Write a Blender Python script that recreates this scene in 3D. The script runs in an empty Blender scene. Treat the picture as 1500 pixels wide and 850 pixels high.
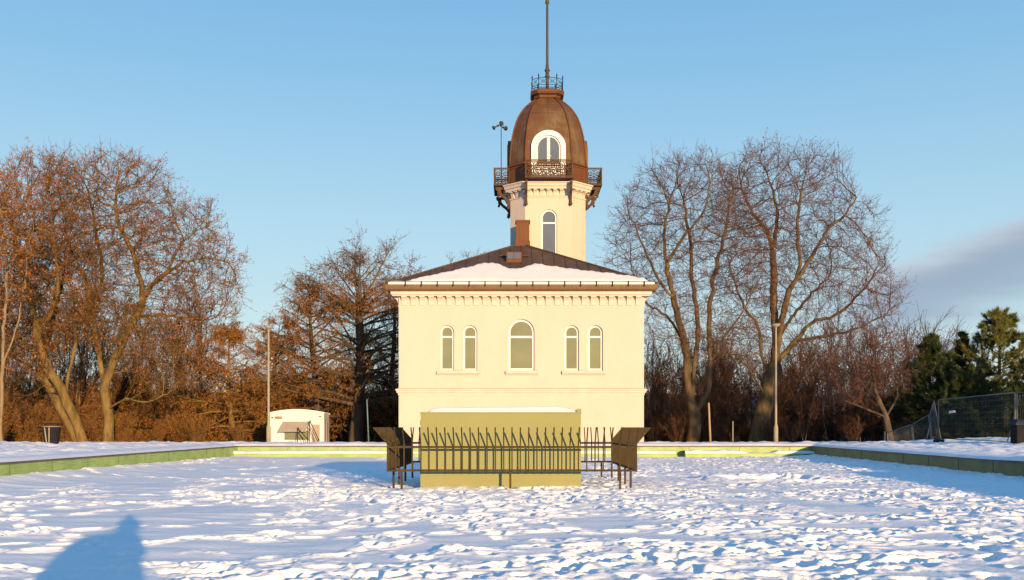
import bpy, math, random
import numpy as np
from mathutils import Vector, Matrix, kdtree
from mathutils.geometry import tessellate_polygon

# ------------------------------------------------------------------ camera, sky, sun, exposure
sc = bpy.context.scene
C = sc.collection
R = math.radians
F = 1458.0            # focal length in photo pixels (35 mm on a 36 mm sensor, 1500 px wide)
EYE = 1.5             # camera height over the trampled snow
HOR = 625.0           # row of the horizon in the photo

cam = bpy.data.cameras.new('camera')
cam.lens = 35.0
cam.sensor_width = 36.0
cam.shift_y = (HOR - 425.0) / 1500.0
cam.clip_start = 0.05
cam.clip_end = 12000
cam_ob = bpy.data.objects.new('camera', cam)
C.objects.link(cam_ob)
cam_ob.location = (0, 0, EYE)
cam_ob.rotation_euler = (R(90), 0, 0)
sc.camera = cam_ob

SUN_AZ = 21.0         # degrees to the right of straight behind the camera
SUN_EL = 7.0
SKY_STRENGTH = 0.15
sc.view_settings.view_transform = 'Standard'
sc.view_settings.look = 'None'
sc.view_settings.gamma = 1.0
sc.view_settings.use_curve_mapping = False
EXPOSURE = 0.80
sc.view_settings.exposure = EXPOSURE

sun = bpy.data.lights.new('sun', 'SUN')
sun.energy = 5.0
sun.color = (1.0, 0.64, 0.30)
sun.angle = R(0.5)
sun_ob = bpy.data.objects.new('sun', sun)
C.objects.link(sun_ob)
sun_ob.location = (40, -80, 60)
SDIR = Vector((math.sin(R(SUN_AZ)) * math.cos(R(SUN_EL)), -math.cos(R(SUN_AZ)) * math.cos(R(SUN_EL)), math.sin(R(SUN_EL))))
sun_ob.rotation_euler = SDIR.to_track_quat('Z', 'Y').to_euler()

world = bpy.data.worlds.new('World')
sc.world = world
world.use_nodes = True


def build_world():
    nt = world.node_tree
    N, L = nt.nodes, nt.links
    bg = N['Background']
    bg.inputs[1].default_value = SKY_STRENGTH
    sky = N.new('ShaderNodeTexSky')
    sky.sky_type = 'NISHITA'
    sky.sun_disc = False
    sky.sun_elevation = R(SUN_EL)
    sky.sun_rotation = R(180 - SUN_AZ)
    tc = N.new('ShaderNodeTexCoord')
    sep = N.new('ShaderNodeSeparateXYZ')
    L.new(tc.outputs['Generated'], sep.inputs[0])

    def M(op, a, b=None, c=None, clamp=False):
        n = N.new('ShaderNodeMath')
        n.operation = op
        n.use_clamp = clamp
        for i, v in enumerate((a, b, c)):
            if v is None:
                continue
            if isinstance(v, (int, float)):
                n.inputs[i].default_value = v
            else:
                L.new(v, n.inputs[i])
        return n.outputs[0]

    def smooth(v, a, b):
        n = N.new('ShaderNodeMapRange')
        n.interpolation_type = 'SMOOTHSTEP'
        L.new(v, n.inputs[0])
        n.inputs[1].default_value = min(a, b)
        n.inputs[2].default_value = max(a, b)
        n.inputs[3].default_value = 0.0 if a < b else 1.0
        n.inputs[4].default_value = 1.0 if a < b else 0.0
        return n.outputs[0]
    k = 1.0 / (SKY_STRENGTH * 2 ** EXPOSURE)
    ramp = N.new('ShaderNodeValToRGB')
    cr = ramp.color_ramp
    stops = [(0.0, (.66, .66, .60)), (.03, (.64, .74, .74)), (.10, (.52, .73, .83)), (.20, (.41, .66, .84)), (.33, (.25, .53, .81)),
             (.55, (.09, .34, .72)), (1.0, (.05, .26, .63))]
    while len(cr.elements) < len(stops):
        cr.elements.new(0.5)
    for e, (p, c) in zip(cr.elements, stops):
        e.position = p
        e.color = (c[0], c[1], c[2], 1)
    L.new(sep.outputs[2], ramp.inputs[0])
    sc_ = N.new('ShaderNodeVectorMath')
    sc_.operation = 'SCALE'
    L.new(ramp.outputs[0], sc_.inputs[0])
    sc_.inputs[3].default_value = k
    mix = N.new('ShaderNodeMix')
    mix.data_type = 'RGBA'
    mix.inputs[0].default_value = 0.88
    L.new(sky.outputs[0], mix.inputs[6])
    L.new(sc_.outputs[0], mix.inputs[7])
    # a mauve cloud bank low in the sky, on the right
    mp = N.new('ShaderNodeMapping')
    mp.inputs['Scale'].default_value = (3.0, 3.0, 17.0)
    mp.inputs['Rotation'].default_value = (0, R(17), 0)
    L.new(tc.outputs['Generated'], mp.inputs[0])
    nz = N.new('ShaderNodeTexNoise')
    nz.inputs['Scale'].default_value = 2.6
    nz.inputs['Detail'].default_value = 6
    nz.inputs['Roughness'].default_value = .52
    L.new(mp.outputs[0], nz.inputs[0])
    x, y, z = sep.outputs
    t = M('SUBTRACT', z, M('ADD', M('MULTIPLY', M('SUBTRACT', x, .366), .34), .156))
    t = M('ADD', t, M('MULTIPLY', M('SUBTRACT', nz.outputs[0], .5), .045))
    a = M('MULTIPLY', smooth(t, .010, -.022), smooth(t, -.105, -.035))
    a = M('MULTIPLY', a, smooth(x, .27, .37))
    low = M('MULTIPLY', smooth(nz.outputs[0], .44, .62), M('MULTIPLY', smooth(z, .02, .07), smooth(t, .0, -.04)))
    low = M('MULTIPLY', M('MULTIPLY', low, smooth(x, .28, .40)), .75)
    a = M('MAXIMUM', M('MULTIPLY', a, .95), low)
    a = M('MULTIPLY', a, M('GREATER_THAN', y, 0.0))
    edge = smooth(t, -.030, .006)
    cc = N.new('ShaderNodeMix')
    cc.data_type = 'RGBA'
    L.new(edge, cc.inputs[0])
    cc.inputs[6].default_value = (.34 * k, .44 * k, .57 * k, 1)
    cc.inputs[7].default_value = (.56 * k, .55 * k, .60 * k, 1)
    fin = N.new('ShaderNodeMix')
    fin.data_type = 'RGBA'
    L.new(a, fin.inputs[0])
    L.new(mix.outputs[2], fin.inputs[6])
    L.new(cc.outputs[2], fin.inputs[7])
    L.new(fin.outputs[2], bg.inputs[0])


build_world()
rng = np.random.default_rng(7)
random.seed(7)


def P(px, py, Y):
    """point of the place seen at photo pixel (px, py) at depth Y (a measuring aid)"""
    return Vector(((px - 750.0) * Y / F, Y, EYE + (HOR - py) * Y / F))


# ------------------------------------------------------------------ object helpers
def tag(o, label=None, cat=None, group=None, kind=None):
    if label:
        o['label'] = label
    if cat:
        o['category'] = cat
    if group:
        o['group'] = group
    if kind:
        o['kind'] = kind
    return o


def thing(name, label, cat, loc=(0, 0, 0), group=None):
    o = bpy.data.objects.new(name, None)
    o.empty_display_size = .3
    o.location = loc
    C.objects.link(o)
    return tag(o, label, cat, group)


def origin_of(o):
    v = Vector((0, 0, 0))
    while o is not None:
        v += o.location
        o = o.parent
    return v


def link(name, me, parent=None, mats=None, org=None):
    o = bpy.data.objects.new(name, me)
    C.objects.link(o)
    if parent is not None:
        o.parent = parent
    if mats is not None and not me.materials:
        for m in (mats if isinstance(mats, (list, tuple)) else [mats]):
            me.materials.append(m)
    return o


def copy_tree(o, parent=None):
    c = o.copy()
    C.objects.link(c)
    c.parent = parent
    for ch in list(o.children):
        copy_tree(ch, c)
    return c


def np_mesh(name, verts, quads, smooth=False, mat_idx=None):
    me = bpy.data.meshes.new(name)
    verts = np.asarray(verts, dtype=np.float32)
    quads = np.asarray(quads, dtype=np.int32)
    k = quads.shape[1]
    me.vertices.add(len(verts))
    me.vertices.foreach_set('co', verts.ravel())
    me.loops.add(quads.size)
    me.loops.foreach_set('vertex_index', quads.ravel())
    me.polygons.add(len(quads))
    me.polygons.foreach_set('loop_start', np.arange(0, quads.size, k, dtype=np.int32))
    me.polygons.foreach_set('loop_total', np.full(len(quads), k, dtype=np.int32))
    if smooth:
        me.polygons.foreach_set('use_smooth', np.ones(len(quads), dtype=bool))
    if mat_idx is not None:
        me.polygons.foreach_set('material_index', np.asarray(mat_idx, dtype=np.int32))
    me.update(calc_edges=True)
    me.validate()
    return me


class MB:
    """collects shapes in world coordinates and links them as ONE mesh object"""

    def __init__(self):
        self.v, self.f, self.s = [], [], []

    def add(self, vs, fs, smooth=False):
        n = len(self.v)
        self.v += [tuple(p) for p in vs]
        self.f += [tuple(i + n for i in f) for f in fs]
        self.s += [smooth] * len(fs)
        return self

    def box(self, x0, x1, y0, y1, z0, z1):
        vs = [(x, y, z) for z in (z0, z1) for y in (y0, y1) for x in (x0, x1)]
        return self.add(vs, [(0, 2, 3, 1), (4, 5, 7, 6), (0, 1, 5, 4), (2, 6, 7, 3), (0, 4, 6, 2), (1, 3, 7, 5)])

    def hexa(self, p):
        """8 points: bottom ring 0-3, top ring 4-7"""
        return self.add(p, [(0, 3, 2, 1), (4, 5, 6, 7), (0, 1, 5, 4), (1, 2, 6, 5), (2, 3, 7, 6), (3, 0, 4, 7)])

    def bar(self, a, b, w, h, ref=(0, 0, 1)):
        """rectangular bar from a to b, w across, h along ref"""
        a, b = Vector(a), Vector(b)
        d = (b - a).normalized()
        r = Vector(ref)
        s = d.cross(r)
        if s.length < 1e-4:
            s = d.cross(Vector((1, 0, 0)))
        s.normalize()
        u = s.cross(d).normalized()
        s, u = s * w / 2, u * h / 2
        return self.hexa([a - s - u, a + s - u, a + s + u, a - s + u, b - s - u, b + s - u, b + s + u, b - s + u])

    def prism(self, loops, o, u, v, n, d0, d1):
        """flat shape (outer loop, then holes) in the frame o,u,v pushed along n from d0 to d1"""
        o, u, v, n = Vector(o), Vector(u), Vector(v), Vector(n)
        pts = [p for l in loops for p in l]
        tris = tessellate_polygon([[Vector((p[0], p[1], 0)) for p in l] for l in loops])
        k = len(pts)
        vs = [o + u * p[0] + v * p[1] + n * d0 for p in pts] + [o + u * p[0] + v * p[1] + n * d1 for p in pts]
        fs = [tuple(t) for t in tris] + [tuple(i + k for i in reversed(t)) for t in tris]
        b = 0
        for l in loops:
            m = len(l)
            for i in range(m):
                j = (i + 1) % m
                fs.append((b + i, b + j, b + j + k, b + i + k))
            b += m
        return self.add(vs, fs)

    def tube(self, pts, r, n=8, smooth=True, closed=False):
        pts = [Vector(p) for p in pts]
        m = len(pts)
        rs = r if isinstance(r, (list, tuple)) else [r] * m
        vs, fs = [], []
        up = Vector((0, 0, 1))
        d0 = (pts[1] - pts[0]).normalized()
        x = d0.cross(up if abs(d0.z) < .9 else Vector((1, 0, 0))).normalized()
        for i, p in enumerate(pts):
            if closed:
                d = (pts[(i + 1) % m] - pts[i - 1]).normalized()
            else:
                d = (pts[min(i + 1, m - 1)] - pts[max(i - 1, 0)]).normalized()
            x = (x - d * x.dot(d))
            if x.length < 1e-5:
                x = d.orthogonal()
            x.normalize()
            y = d.cross(x)
            for k in range(n):
                a = 2 * math.pi * k / n
                vs.append(p + (x * math.cos(a) + y * math.sin(a)) * rs[i])
        for i in range(m if closed else m - 1):
            for k in range(n):
                a, b = i * n + k, i * n + (k + 1) % n
                i2 = (i + 1) % m
                fs.append((a, b, i2 * n + (k + 1) % n, i2 * n + k))
        if not closed:
            fs.append(tuple(reversed(range(n))))
            fs.append(tuple((m - 1) * n + k for k in range(n)))
        return self.add(vs, fs, smooth)

    def lathe(self, prof, c, n=16, smooth=True):
        """prof: (radius, z) list, around the vertical through c"""
        vs, fs = [], []
        for r, z in prof:
            for k in range(n):
                a = 2 * math.pi * k / n
                vs.append((c[0] + r * math.cos(a), c[1] + r * math.sin(a), c[2] + z))
        for i in range(len(prof) - 1):
            for k in range(n):
                fs.append((i * n + k, i * n + (k + 1) % n, (i + 1) * n + (k + 1) % n, (i + 1) * n + k))
        fs.append(tuple(reversed(range(n))))
        fs.append(tuple((len(prof) - 1) * n + k for k in range(n)))
        return self.add(vs, fs, smooth)

    def loft(self, rings, cap=True, skip=(), smooth=False):
        n = len(rings[0])
        vs = [p for r in rings for p in r]
        fs = []
        for i in range(len(rings) - 1):
            for k in range(n):
                if (i, k) in skip:
                    continue
                fs.append((i * n + k, i * n + (k + 1) % n, (i + 1) * n + (k + 1) % n, (i + 1) * n + k))
        if cap:
            fs.append(tuple(reversed(range(n))))
            fs.append(tuple((len(rings) - 1) * n + k for k in range(n)))
        return self.add(vs, fs, smooth)

    def move(self, M4):
        self.v = [tuple(M4 @ Vector(p)) for p in self.v]
        return self

    def build(self, name, mat, parent=None, label=None):
        o = origin_of(parent) if parent is not None else Vector((0, 0, 0))
        me = bpy.data.meshes.new(name)
        me.from_pydata([(p[0] - o.x, p[1] - o.y, p[2] - o.z) for p in self.v], [], self.f)
        me.polygons.foreach_set('use_smooth', self.s)
        me.materials.append(mat)
        me.update()
        ob = link(name, me, parent)
        if label:
            ob['label'] = label
        return ob


# ------------------------------------------------------------------ materials
def node_mat(name):
    m = bpy.data.materials.new(name)
    m.use_nodes = True
    nt = m.node_tree
    return m, nt, nt.nodes['Principled BSDF']


def mat(name, c1, c2=None, scale=4.0, rough=.7, metal=0.0, spec=.4, bump=0.0, bscale=None, detail=6, stretch=None, lo=.35, hi=.65):
    m, nt, b = node_mat(name)
    b.inputs['Roughness'].default_value = rough
    b.inputs['Metallic'].default_value = metal
    b.inputs['Specular IOR Level'].default_value = spec
    c2 = c2 or tuple(v * .8 for v in c1)
    tc = nt.nodes.new('ShaderNodeTexCoord')
    mp = nt.nodes.new('ShaderNodeMapping')
    mp.inputs['Scale'].default_value = stretch or (1, 1, 1)
    nt.links.new(tc.outputs['Object'], mp.inputs[0])
    nz = nt.nodes.new('ShaderNodeTexNoise')
    nz.inputs['Scale'].default_value = scale
    nz.inputs['Detail'].default_value = detail
    nz.inputs['Roughness'].default_value = .6
    nt.links.new(mp.outputs[0], nz.inputs[0])
    cr = nt.nodes.new('ShaderNodeValToRGB')
    cr.color_ramp.elements[0].position = lo
    cr.color_ramp.elements[1].position = hi
    cr.color_ramp.elements[0].color = (*c1, 1)
    cr.color_ramp.elements[1].color = (*c2, 1)
    nt.links.new(nz.outputs[0], cr.inputs[0])
    nt.links.new(cr.outputs[0], b.inputs['Base Color'])
    if bump:
        n2 = nt.nodes.new('ShaderNodeTexNoise')
        n2.inputs['Scale'].default_value = bscale or scale * 4
        n2.inputs['Detail'].default_value = 5
        nt.links.new(mp.outputs[0], n2.inputs[0])
        bp = nt.nodes.new('ShaderNodeBump')
        bp.inputs['Strength'].default_value = bump
        bp.inputs['Distance'].default_value = .05
        nt.links.new(n2.outputs[0], bp.inputs['Height'])
        nt.links.new(bp.outputs[0], b.inputs['Normal'])
    return m


def leaf_mat(name, c1, c2, scale=.6, rough=.7):
    """colour varies leaf by leaf and clump by clump"""
    m, nt, b = node_mat(name)
    b.inputs['Roughness'].default_value = rough
    b.inputs['Specular IOR Level'].default_value = .2
    g = nt.nodes.new('ShaderNodeNewGeometry')
    tc = nt.nodes.new('ShaderNodeTexCoord')
    nz = nt.nodes.new('ShaderNodeTexNoise')
    nz.inputs['Scale'].default_value = scale
    nz.inputs['Detail'].default_value = 2
    nt.links.new(tc.outputs['Object'], nz.inputs[0])
    ad = nt.nodes.new('ShaderNodeMath')
    ad.operation = 'MULTIPLY_ADD'
    ad.inputs[1].default_value = .5
    nt.links.new(g.outputs['Random Per Island'], ad.inputs[0])
    s2 = nt.nodes.new('ShaderNodeMath')
    s2.operation = 'MULTIPLY_ADD'
    s2.inputs[1].default_value = 1.6
    s2.inputs[2].default_value = -.55
    nt.links.new(nz.outputs[0], s2.inputs[0])
    nt.links.new(s2.outputs[0], ad.inputs[2])
    mx = nt.nodes.new('ShaderNodeMix')
    mx.data_type = 'RGBA'
    mx.clamp_factor = True
    nt.links.new(ad.outputs[0], mx.inputs[0])
    mx.inputs[6].default_value = (*c1, 1)
    mx.inputs[7].default_value = (*c2, 1)
    nt.links.new(mx.outputs[2], b.inputs['Base Color'])
    return m


def snow_mat(name, fine=1.0, cols=((.78, .78, .79), (.88, .87, .86))):
    m, nt, b = node_mat(name)
    b.inputs['Roughness'].default_value = .65
    b.inputs['Specular IOR Level'].default_value = .25
    tc = nt.nodes.new('ShaderNodeTexCoord')
    n0 = nt.nodes.new('ShaderNodeTexNoise')
    n0.inputs['Scale'].default_value = .8
    n0.inputs['Detail'].default_value = 5
    nt.links.new(tc.outputs['Object'], n0.inputs[0])
    cr = nt.nodes.new('ShaderNodeValToRGB')
    cr.color_ramp.elements[0].color = (*cols[0], 1)
    cr.color_ramp.elements[1].color = (*cols[1], 1)
    nt.links.new(n0.outputs[0], cr.inputs[0])
    nt.links.new(cr.outputs[0], b.inputs['Base Color'])
    n1 = nt.nodes.new('ShaderNodeTexNoise')
    n1.inputs['Scale'].default_value = 16
    n1.inputs['Detail'].default_value = 6
    n1.inputs['Roughness'].default_value = .62
    nt.links.new(tc.outputs['Object'], n1.inputs[0])
    n2 = nt.nodes.new('ShaderNodeTexNoise')
    n2.inputs['Scale'].default_value = 90
    n2.inputs['Detail'].default_value = 3
    nt.links.new(tc.outputs['Object'], n2.inputs[0])
    b1 = nt.nodes.new('ShaderNodeBump')
    b1.inputs['Strength'].default_value = .45 * fine
    b1.inputs['Distance'].default_value = .035
    nt.links.new(n1.outputs[0], b1.inputs['Height'])
    b2 = nt.nodes.new('ShaderNodeBump')
    b2.inputs['Strength'].default_value = .25 * fine
    b2.inputs['Distance'].default_value = .008
    nt.links.new(n2.outputs[0], b2.inputs['Height'])
    nt.links.new(b1.outputs[0], b2.inputs['Normal'])
    nt.links.new(b2.outputs[0], b.inputs['Normal'])
    return m


def copper_mat(name, base, dark, patina, streak=.5, rough=.62):
    """brown weathered sheet copper with vertical run-off streaks"""
    m, nt, b = node_mat(name)
    b.inputs['Roughness'].default_value = rough
    b.inputs['Metallic'].default_value = .06
    b.inputs['Specular IOR Level'].default_value = .22
    tc = nt.nodes.new('ShaderNodeTexCoord')
    mp = nt.nodes.new('ShaderNodeMapping')
    mp.inputs['Scale'].default_value = (7, 7, .55)
    nt.links.new(tc.outputs['Object'], mp.inputs[0])
    n1 = nt.nodes.new('ShaderNodeTexNoise')
    n1.inputs['Scale'].default_value = 1.5
    n1.inputs['Detail'].default_value = 7
    n1.inputs['Roughness'].default_value = .65
    nt.links.new(mp.outputs[0], n1.inputs[0])
    n2 = nt.nodes.new('ShaderNodeTexNoise')
    n2.inputs['Scale'].default_value = 1.1
    n2.inputs['Detail'].default_value = 4
    nt.links.new(tc.outputs['Object'], n2.inputs[0])
    mx = nt.nodes.new('ShaderNodeMix')
    mx.data_type = 'RGBA'
    cr = nt.nodes.new('ShaderNodeValToRGB')
    cr.color_ramp.elements[0].position = .36
    cr.color_ramp.elements[1].position = .66
    nt.links.new(n1.outputs[0], cr.inputs[0])
    nt.links.new(cr.outputs[0], mx.inputs[0])
    mx.inputs[6].default_value = (*base, 1)
    mx.inputs[7].default_value = (*dark, 1)
    mx2 = nt.nodes.new('ShaderNodeMix')
    mx2.data_type = 'RGBA'
    cr2 = nt.nodes.new('ShaderNodeValToRGB')
    cr2.color_ramp.elements[0].position = .52
    cr2.color_ramp.elements[1].position = .74
    cr2.color_ramp.elements[1].color = (streak, streak, streak, 1)
    ml = nt.nodes.new('ShaderNodeMath')
    ml.operation = 'ADD'
    nt.links.new(n1.outputs[0], ml.inputs[0])
    nt.links.new(n2.outputs[0], ml.inputs[1])
    m2 = nt.nodes.new('ShaderNodeMath')
    m2.operation = 'MULTIPLY'
    m2.inputs[1].default_value = .55
    nt.links.new(ml.outputs[0], m2.inputs[0])
    nt.links.new(m2.outputs[0], cr2.inputs[0])
    nt.links.new(cr2.outputs[0], mx2.inputs[0])
    nt.links.new(mx.outputs[2], mx2.inputs[6])
    mx2.inputs[7].default_value = (*patina, 1)
    nt.links.new(mx2.outputs[2], b.inputs['Base Color'])
    bp = nt.nodes.new('ShaderNodeBump')
    bp.inputs['Strength'].default_value = .25
    bp.inputs['Distance'].default_value = .03
    nt.links.new(n2.outputs[0], bp.inputs['Height'])
    nt.links.new(bp.outputs[0], b.inputs['Normal'])
    return m


def tread_mat(name, c1, c2):
    """painted chequer plate: a small raised lozenge pattern in the bump"""
    m, nt, b = node_mat(name)
    b.inputs['Roughness'].default_value = .7
    b.inputs['Specular IOR Level'].default_value = .2
    tc = nt.nodes.new('ShaderNodeTexCoord')
    nz = nt.nodes.new('ShaderNodeTexNoise')
    nz.inputs['Scale'].default_value = 1.2
    nz.inputs['Detail'].default_value = 6
    nt.links.new(tc.outputs['Object'], nz.inputs[0])
    mx = nt.nodes.new('ShaderNodeMix')
    mx.data_type = 'RGBA'
    nt.links.new(nz.outputs[0], mx.inputs[0])
    mx.inputs[6].default_value = (*c1, 1)
    mx.inputs[7].default_value = (*c2, 1)
    nt.links.new(mx.outputs[2], b.inputs['Base Color'])
    mp = nt.nodes.new('ShaderNodeMapping')
    mp.inputs['Rotation'].default_value = (0, R(45), 0)
    nt.links.new(tc.outputs['Object'], mp.inputs[0])
    w1 = nt.nodes.new('ShaderNodeTexWave')
    w1.bands_direction = 'X'
    w1.inputs['Scale'].default_value = 5.2
    nt.links.new(mp.outputs[0], w1.inputs[0])
    w2 = nt.nodes.new('ShaderNodeTexWave')
    w2.bands_direction = 'Z'
    w2.inputs['Scale'].default_value = 5.2
    nt.links.new(mp.outputs[0], w2.inputs[0])
    ml = nt.nodes.new('ShaderNodeMath')
    ml.operation = 'MULTIPLY'
    nt.links.new(w1.outputs['Fac'], ml.inputs[0])
    nt.links.new(w2.outputs['Fac'], ml.inputs[1])
    bp = nt.nodes.new('ShaderNodeBump')
    bp.inputs['Strength'].default_value = .22
    bp.inputs['Distance'].default_value = .008
    nt.links.new(ml.outputs[0], bp.inputs['Height'])
    nt.links.new(bp.outputs[0], b.inputs['Normal'])
    return m


def pool_paint(name, c1=(.18, .275, .080), c2_=(.26, .385, .125)):
    """green-painted concrete with fine board joints, drips and dirt along the foot"""
    m, nt, b = node_mat(name)
    b.inputs['Roughness'].default_value = .6
    tc = nt.nodes.new('ShaderNodeTexCoord')
    nz = nt.nodes.new('ShaderNodeTexNoise')
    nz.inputs['Scale'].default_value = 1.4
    nz.inputs['Detail'].default_value = 7
    nz.inputs['Roughness'].default_value = .65
    nt.links.new(tc.outputs['Object'], nz.inputs[0])
    cr = nt.nodes.new('ShaderNodeValToRGB')
    cr.color_ramp.elements[0].position = .3
    cr.color_ramp.elements[1].position = .62
    cr.color_ramp.elements[0].color = (*c1, 1)
    cr.color_ramp.elements[1].color = (*c2_, 1)
    nt.links.new(nz.outputs[0], cr.inputs[0])
    mp = nt.nodes.new('ShaderNodeMapping')
    mp.inputs['Scale'].default_value = (.6, .6, 14)
    nt.links.new(tc.outputs['Object'], mp.inputs[0])
    n2 = nt.nodes.new('ShaderNodeTexNoise')
    n2.inputs['Scale'].default_value = 2
    n2.inputs['Detail'].default_value = 5
    nt.links.new(mp.outputs[0], n2.inputs[0])
    c2 = nt.nodes.new('ShaderNodeValToRGB')
    c2.color_ramp.elements[0].position = .30
    c2.color_ramp.elements[1].position = .46
    c2.color_ramp.elements[0].color = (.6, .6, .5, 1)
    c2.color_ramp.elements[1].color = (1, 1, 1, 1)
    nt.links.new(n2.outputs[0], c2.inputs[0])
    mx = nt.nodes.new('ShaderNodeMix')
    mx.data_type = 'RGBA'
    mx.blend_type = 'MULTIPLY'
    mx.inputs[0].default_value = 1
    nt.links.new(cr.outputs[0], mx.inputs[6])
    nt.links.new(c2.outputs[0], mx.inputs[7])
    nt.links.new(mx.outputs[2], b.inputs['Base Color'])
    return m


def ground_mat(name):
    """snow close by; farther off dark woodland floor and wooded hills with snow between"""
    m = snow_mat(name)
    nt = m.node_tree
    b = nt.nodes['Principled BSDF']
    old = b.inputs['Base Color'].links[0].from_socket
    g = nt.nodes.new('ShaderNodeNewGeometry')
    sep = nt.nodes.new('ShaderNodeSeparateXYZ')
    nt.links.new(g.outputs['Position'], sep.inputs[0])
    nz = nt.nodes.new('ShaderNodeTexNoise')
    nz.inputs['Scale'].default_value = .012
    nz.inputs['Detail'].default_value = 9
    nz.inputs['Roughness'].default_value = .62
    nt.links.new(g.outputs['Position'], nz.inputs[0])
    cr = nt.nodes.new('ShaderNodeValToRGB')
    cr.color_ramp.elements[0].position = .46
    cr.color_ramp.elements[1].position = .60
    cr.color_ramp.elements[0].color = (.045, .04, .04, 1)
    cr.color_ramp.elements[1].color = (.22, .22, .25, 1)
    nt.links.new(nz.outputs[0], cr.inputs[0])
    mr = nt.nodes.new('ShaderNodeMapRange')
    mr.inputs[1].default_value = 58
    mr.inputs[2].default_value = 68
    nt.links.new(sep.outputs[1], mr.inputs[0])
    mx = nt.nodes.new('ShaderNodeMix')
    mx.data_type = 'RGBA'
    nt.links.new(mr.outputs[0], mx.inputs[0])
    nt.links.new(old, mx.inputs[6])
    nt.links.new(cr.outputs[0], mx.inputs[7])
    nt.links.new(mx.outputs[2], b.inputs['Base Color'])
    return m


M_SNOW = snow_mat('snow')
M_SNOW_SOFT = snow_mat('drift_snow', .6, ((.66, .64, .63), (.74, .72, .71)))
M_GROUND = ground_mat('snowy_ground')
M_POOL = pool_paint('green_pool_paint')
M_POOL_SHADED = pool_paint('shaded_green_pool_paint', (.055, .080, .032), (.11, .155, .055))  # darker, stained green for the right wall, its shade put into the colour
M_COPING = mat('dark_metal_coping', (.07, .055, .04), (.12, .09, .06), 3, .6)
M_JOINT = mat('joint', (.07, .09, .035), (.10, .12, .05), 5, .9, spec=.1)
M_PLASTER = mat('cream_plaster', (.475, .420, .375), (.43, .375, .325), .8, .9, spec=.1, bump=.2, bscale=14, detail=10, lo=.3, hi=.85, stretch=(1, 1, .45))
M_TRIM = mat('cream_trim', (.52, .460, .41), (.47, .415, .36), 2, .85, spec=.1)
M_WHITE = mat('white_window_paint', (.66, .64, .62), (.60, .585, .56), 3, .5)
M_COPPER = copper_mat('brown_copper', (.110, .050, .022), (.062, .030, .016), (.19, .17, .09), .6)
M_COPPER_O = copper_mat('orange_copper', (.125, .046, .016), (.075, .029, .012), (.12, .07, .035), .35)
M_ROOF = copper_mat('dark_roof_copper', (.085, .050, .036), (.048, .031, .025), (.13, .10, .075), .5)
M_GUTTER = copper_mat('gutter_copper', (.15, .088, .042), (.09, .053, .028), (.2, .15, .08), .3)
M_IRON = mat('brown_cast_iron', (.050, .030, .017), (.085, .050, .028), 6, .75, spec=.15)
M_DARK = mat('dark_iron', (.022, .022, .026), (.035, .033, .033), 5, .75, spec=.12)
M_FENCE = mat('olive_fence_paint', (.040, .029, .014), (.062, .045, .022), 5, .8, spec=.12)
M_TREAD = tread_mat('ochre_chequer_plate', (.198, .205, .088), (.235, .243, .112))
M_POST = mat('galvanised_post', (.27, .245, .19), (.22, .20, .155), 6, .7, spec=.2)
M_STEEL = mat('galvanised_steel', (.15, .16, .17), (.10, .11, .12), 6, .7, spec=.2)
M_HORN = mat('dark_grey_horn', (.035, .038, .036), (.055, .058, .05), 5, .7, spec=.15)
M_CARAVAN = mat('white_caravan_panel', (.60, .58, .55), (.54, .52, .49), 1.4, .45)
M_AWNING = mat('beige_awning', (.30, .26, .21), (.26, .22, .18), 3, .7)
M_BLACK = mat('black_plastic', (.010, .011, .014), (.018, .018, .022), 6, .8, spec=.1)
M_WOOD = mat('weathered_stake', (.33, .24, .14), (.24, .17, .10), 6, .8, stretch=(4, 4, .5))
M_COAT = mat('dark_winter_coat', (.03, .035, .05), (.05, .055, .07), 6, .8)


def glass(name, col, rough=.06):
    m, nt, b = node_mat(name)
    b.inputs['Roughness'].default_value = rough
    b.inputs['Specular IOR Level'].default_value = .6
    tc = nt.nodes.new('ShaderNodeTexCoord')
    nz = nt.nodes.new('ShaderNodeTexNoise')
    nz.inputs['Scale'].default_value = .7
    nt.links.new(tc.outputs['Object'], nz.inputs[0])
    mx = nt.nodes.new('ShaderNodeMix')
    mx.data_type = 'RGBA'
    nt.links.new(nz.outputs[0], mx.inputs[0])
    mx.inputs[6].default_value = (*[v * .68 for v in col], 1)
    mx.inputs[7].default_value = (*[v * 1.3 for v in col], 1)
    nt.links.new(mx.outputs[2], b.inputs['Base Color'])
    bp = nt.nodes.new('ShaderNodeBump')
    bp.inputs['Strength'].default_value = .04
    nt.links.new(nz.outputs[0], bp.inputs['Height'])
    nt.links.new(bp.outputs[0], b.inputs['Normal'])
    return m


M_GLASS = glass('olive_backed_glass', (.15, .165, .10))
M_GLASS_D = glass('dark_glass', (.085, .105, .15), .03)


# ------------------------------------------------------------------ noise and terrain
_perm = np.random.default_rng(3).permutation(512)
_perm = np.concatenate([_perm, _perm, _perm])
_grad = np.random.default_rng(4).uniform(-1, 1, (1024, 2))
_grad /= np.linalg.norm(_grad, axis=1)[:, None]


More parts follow.
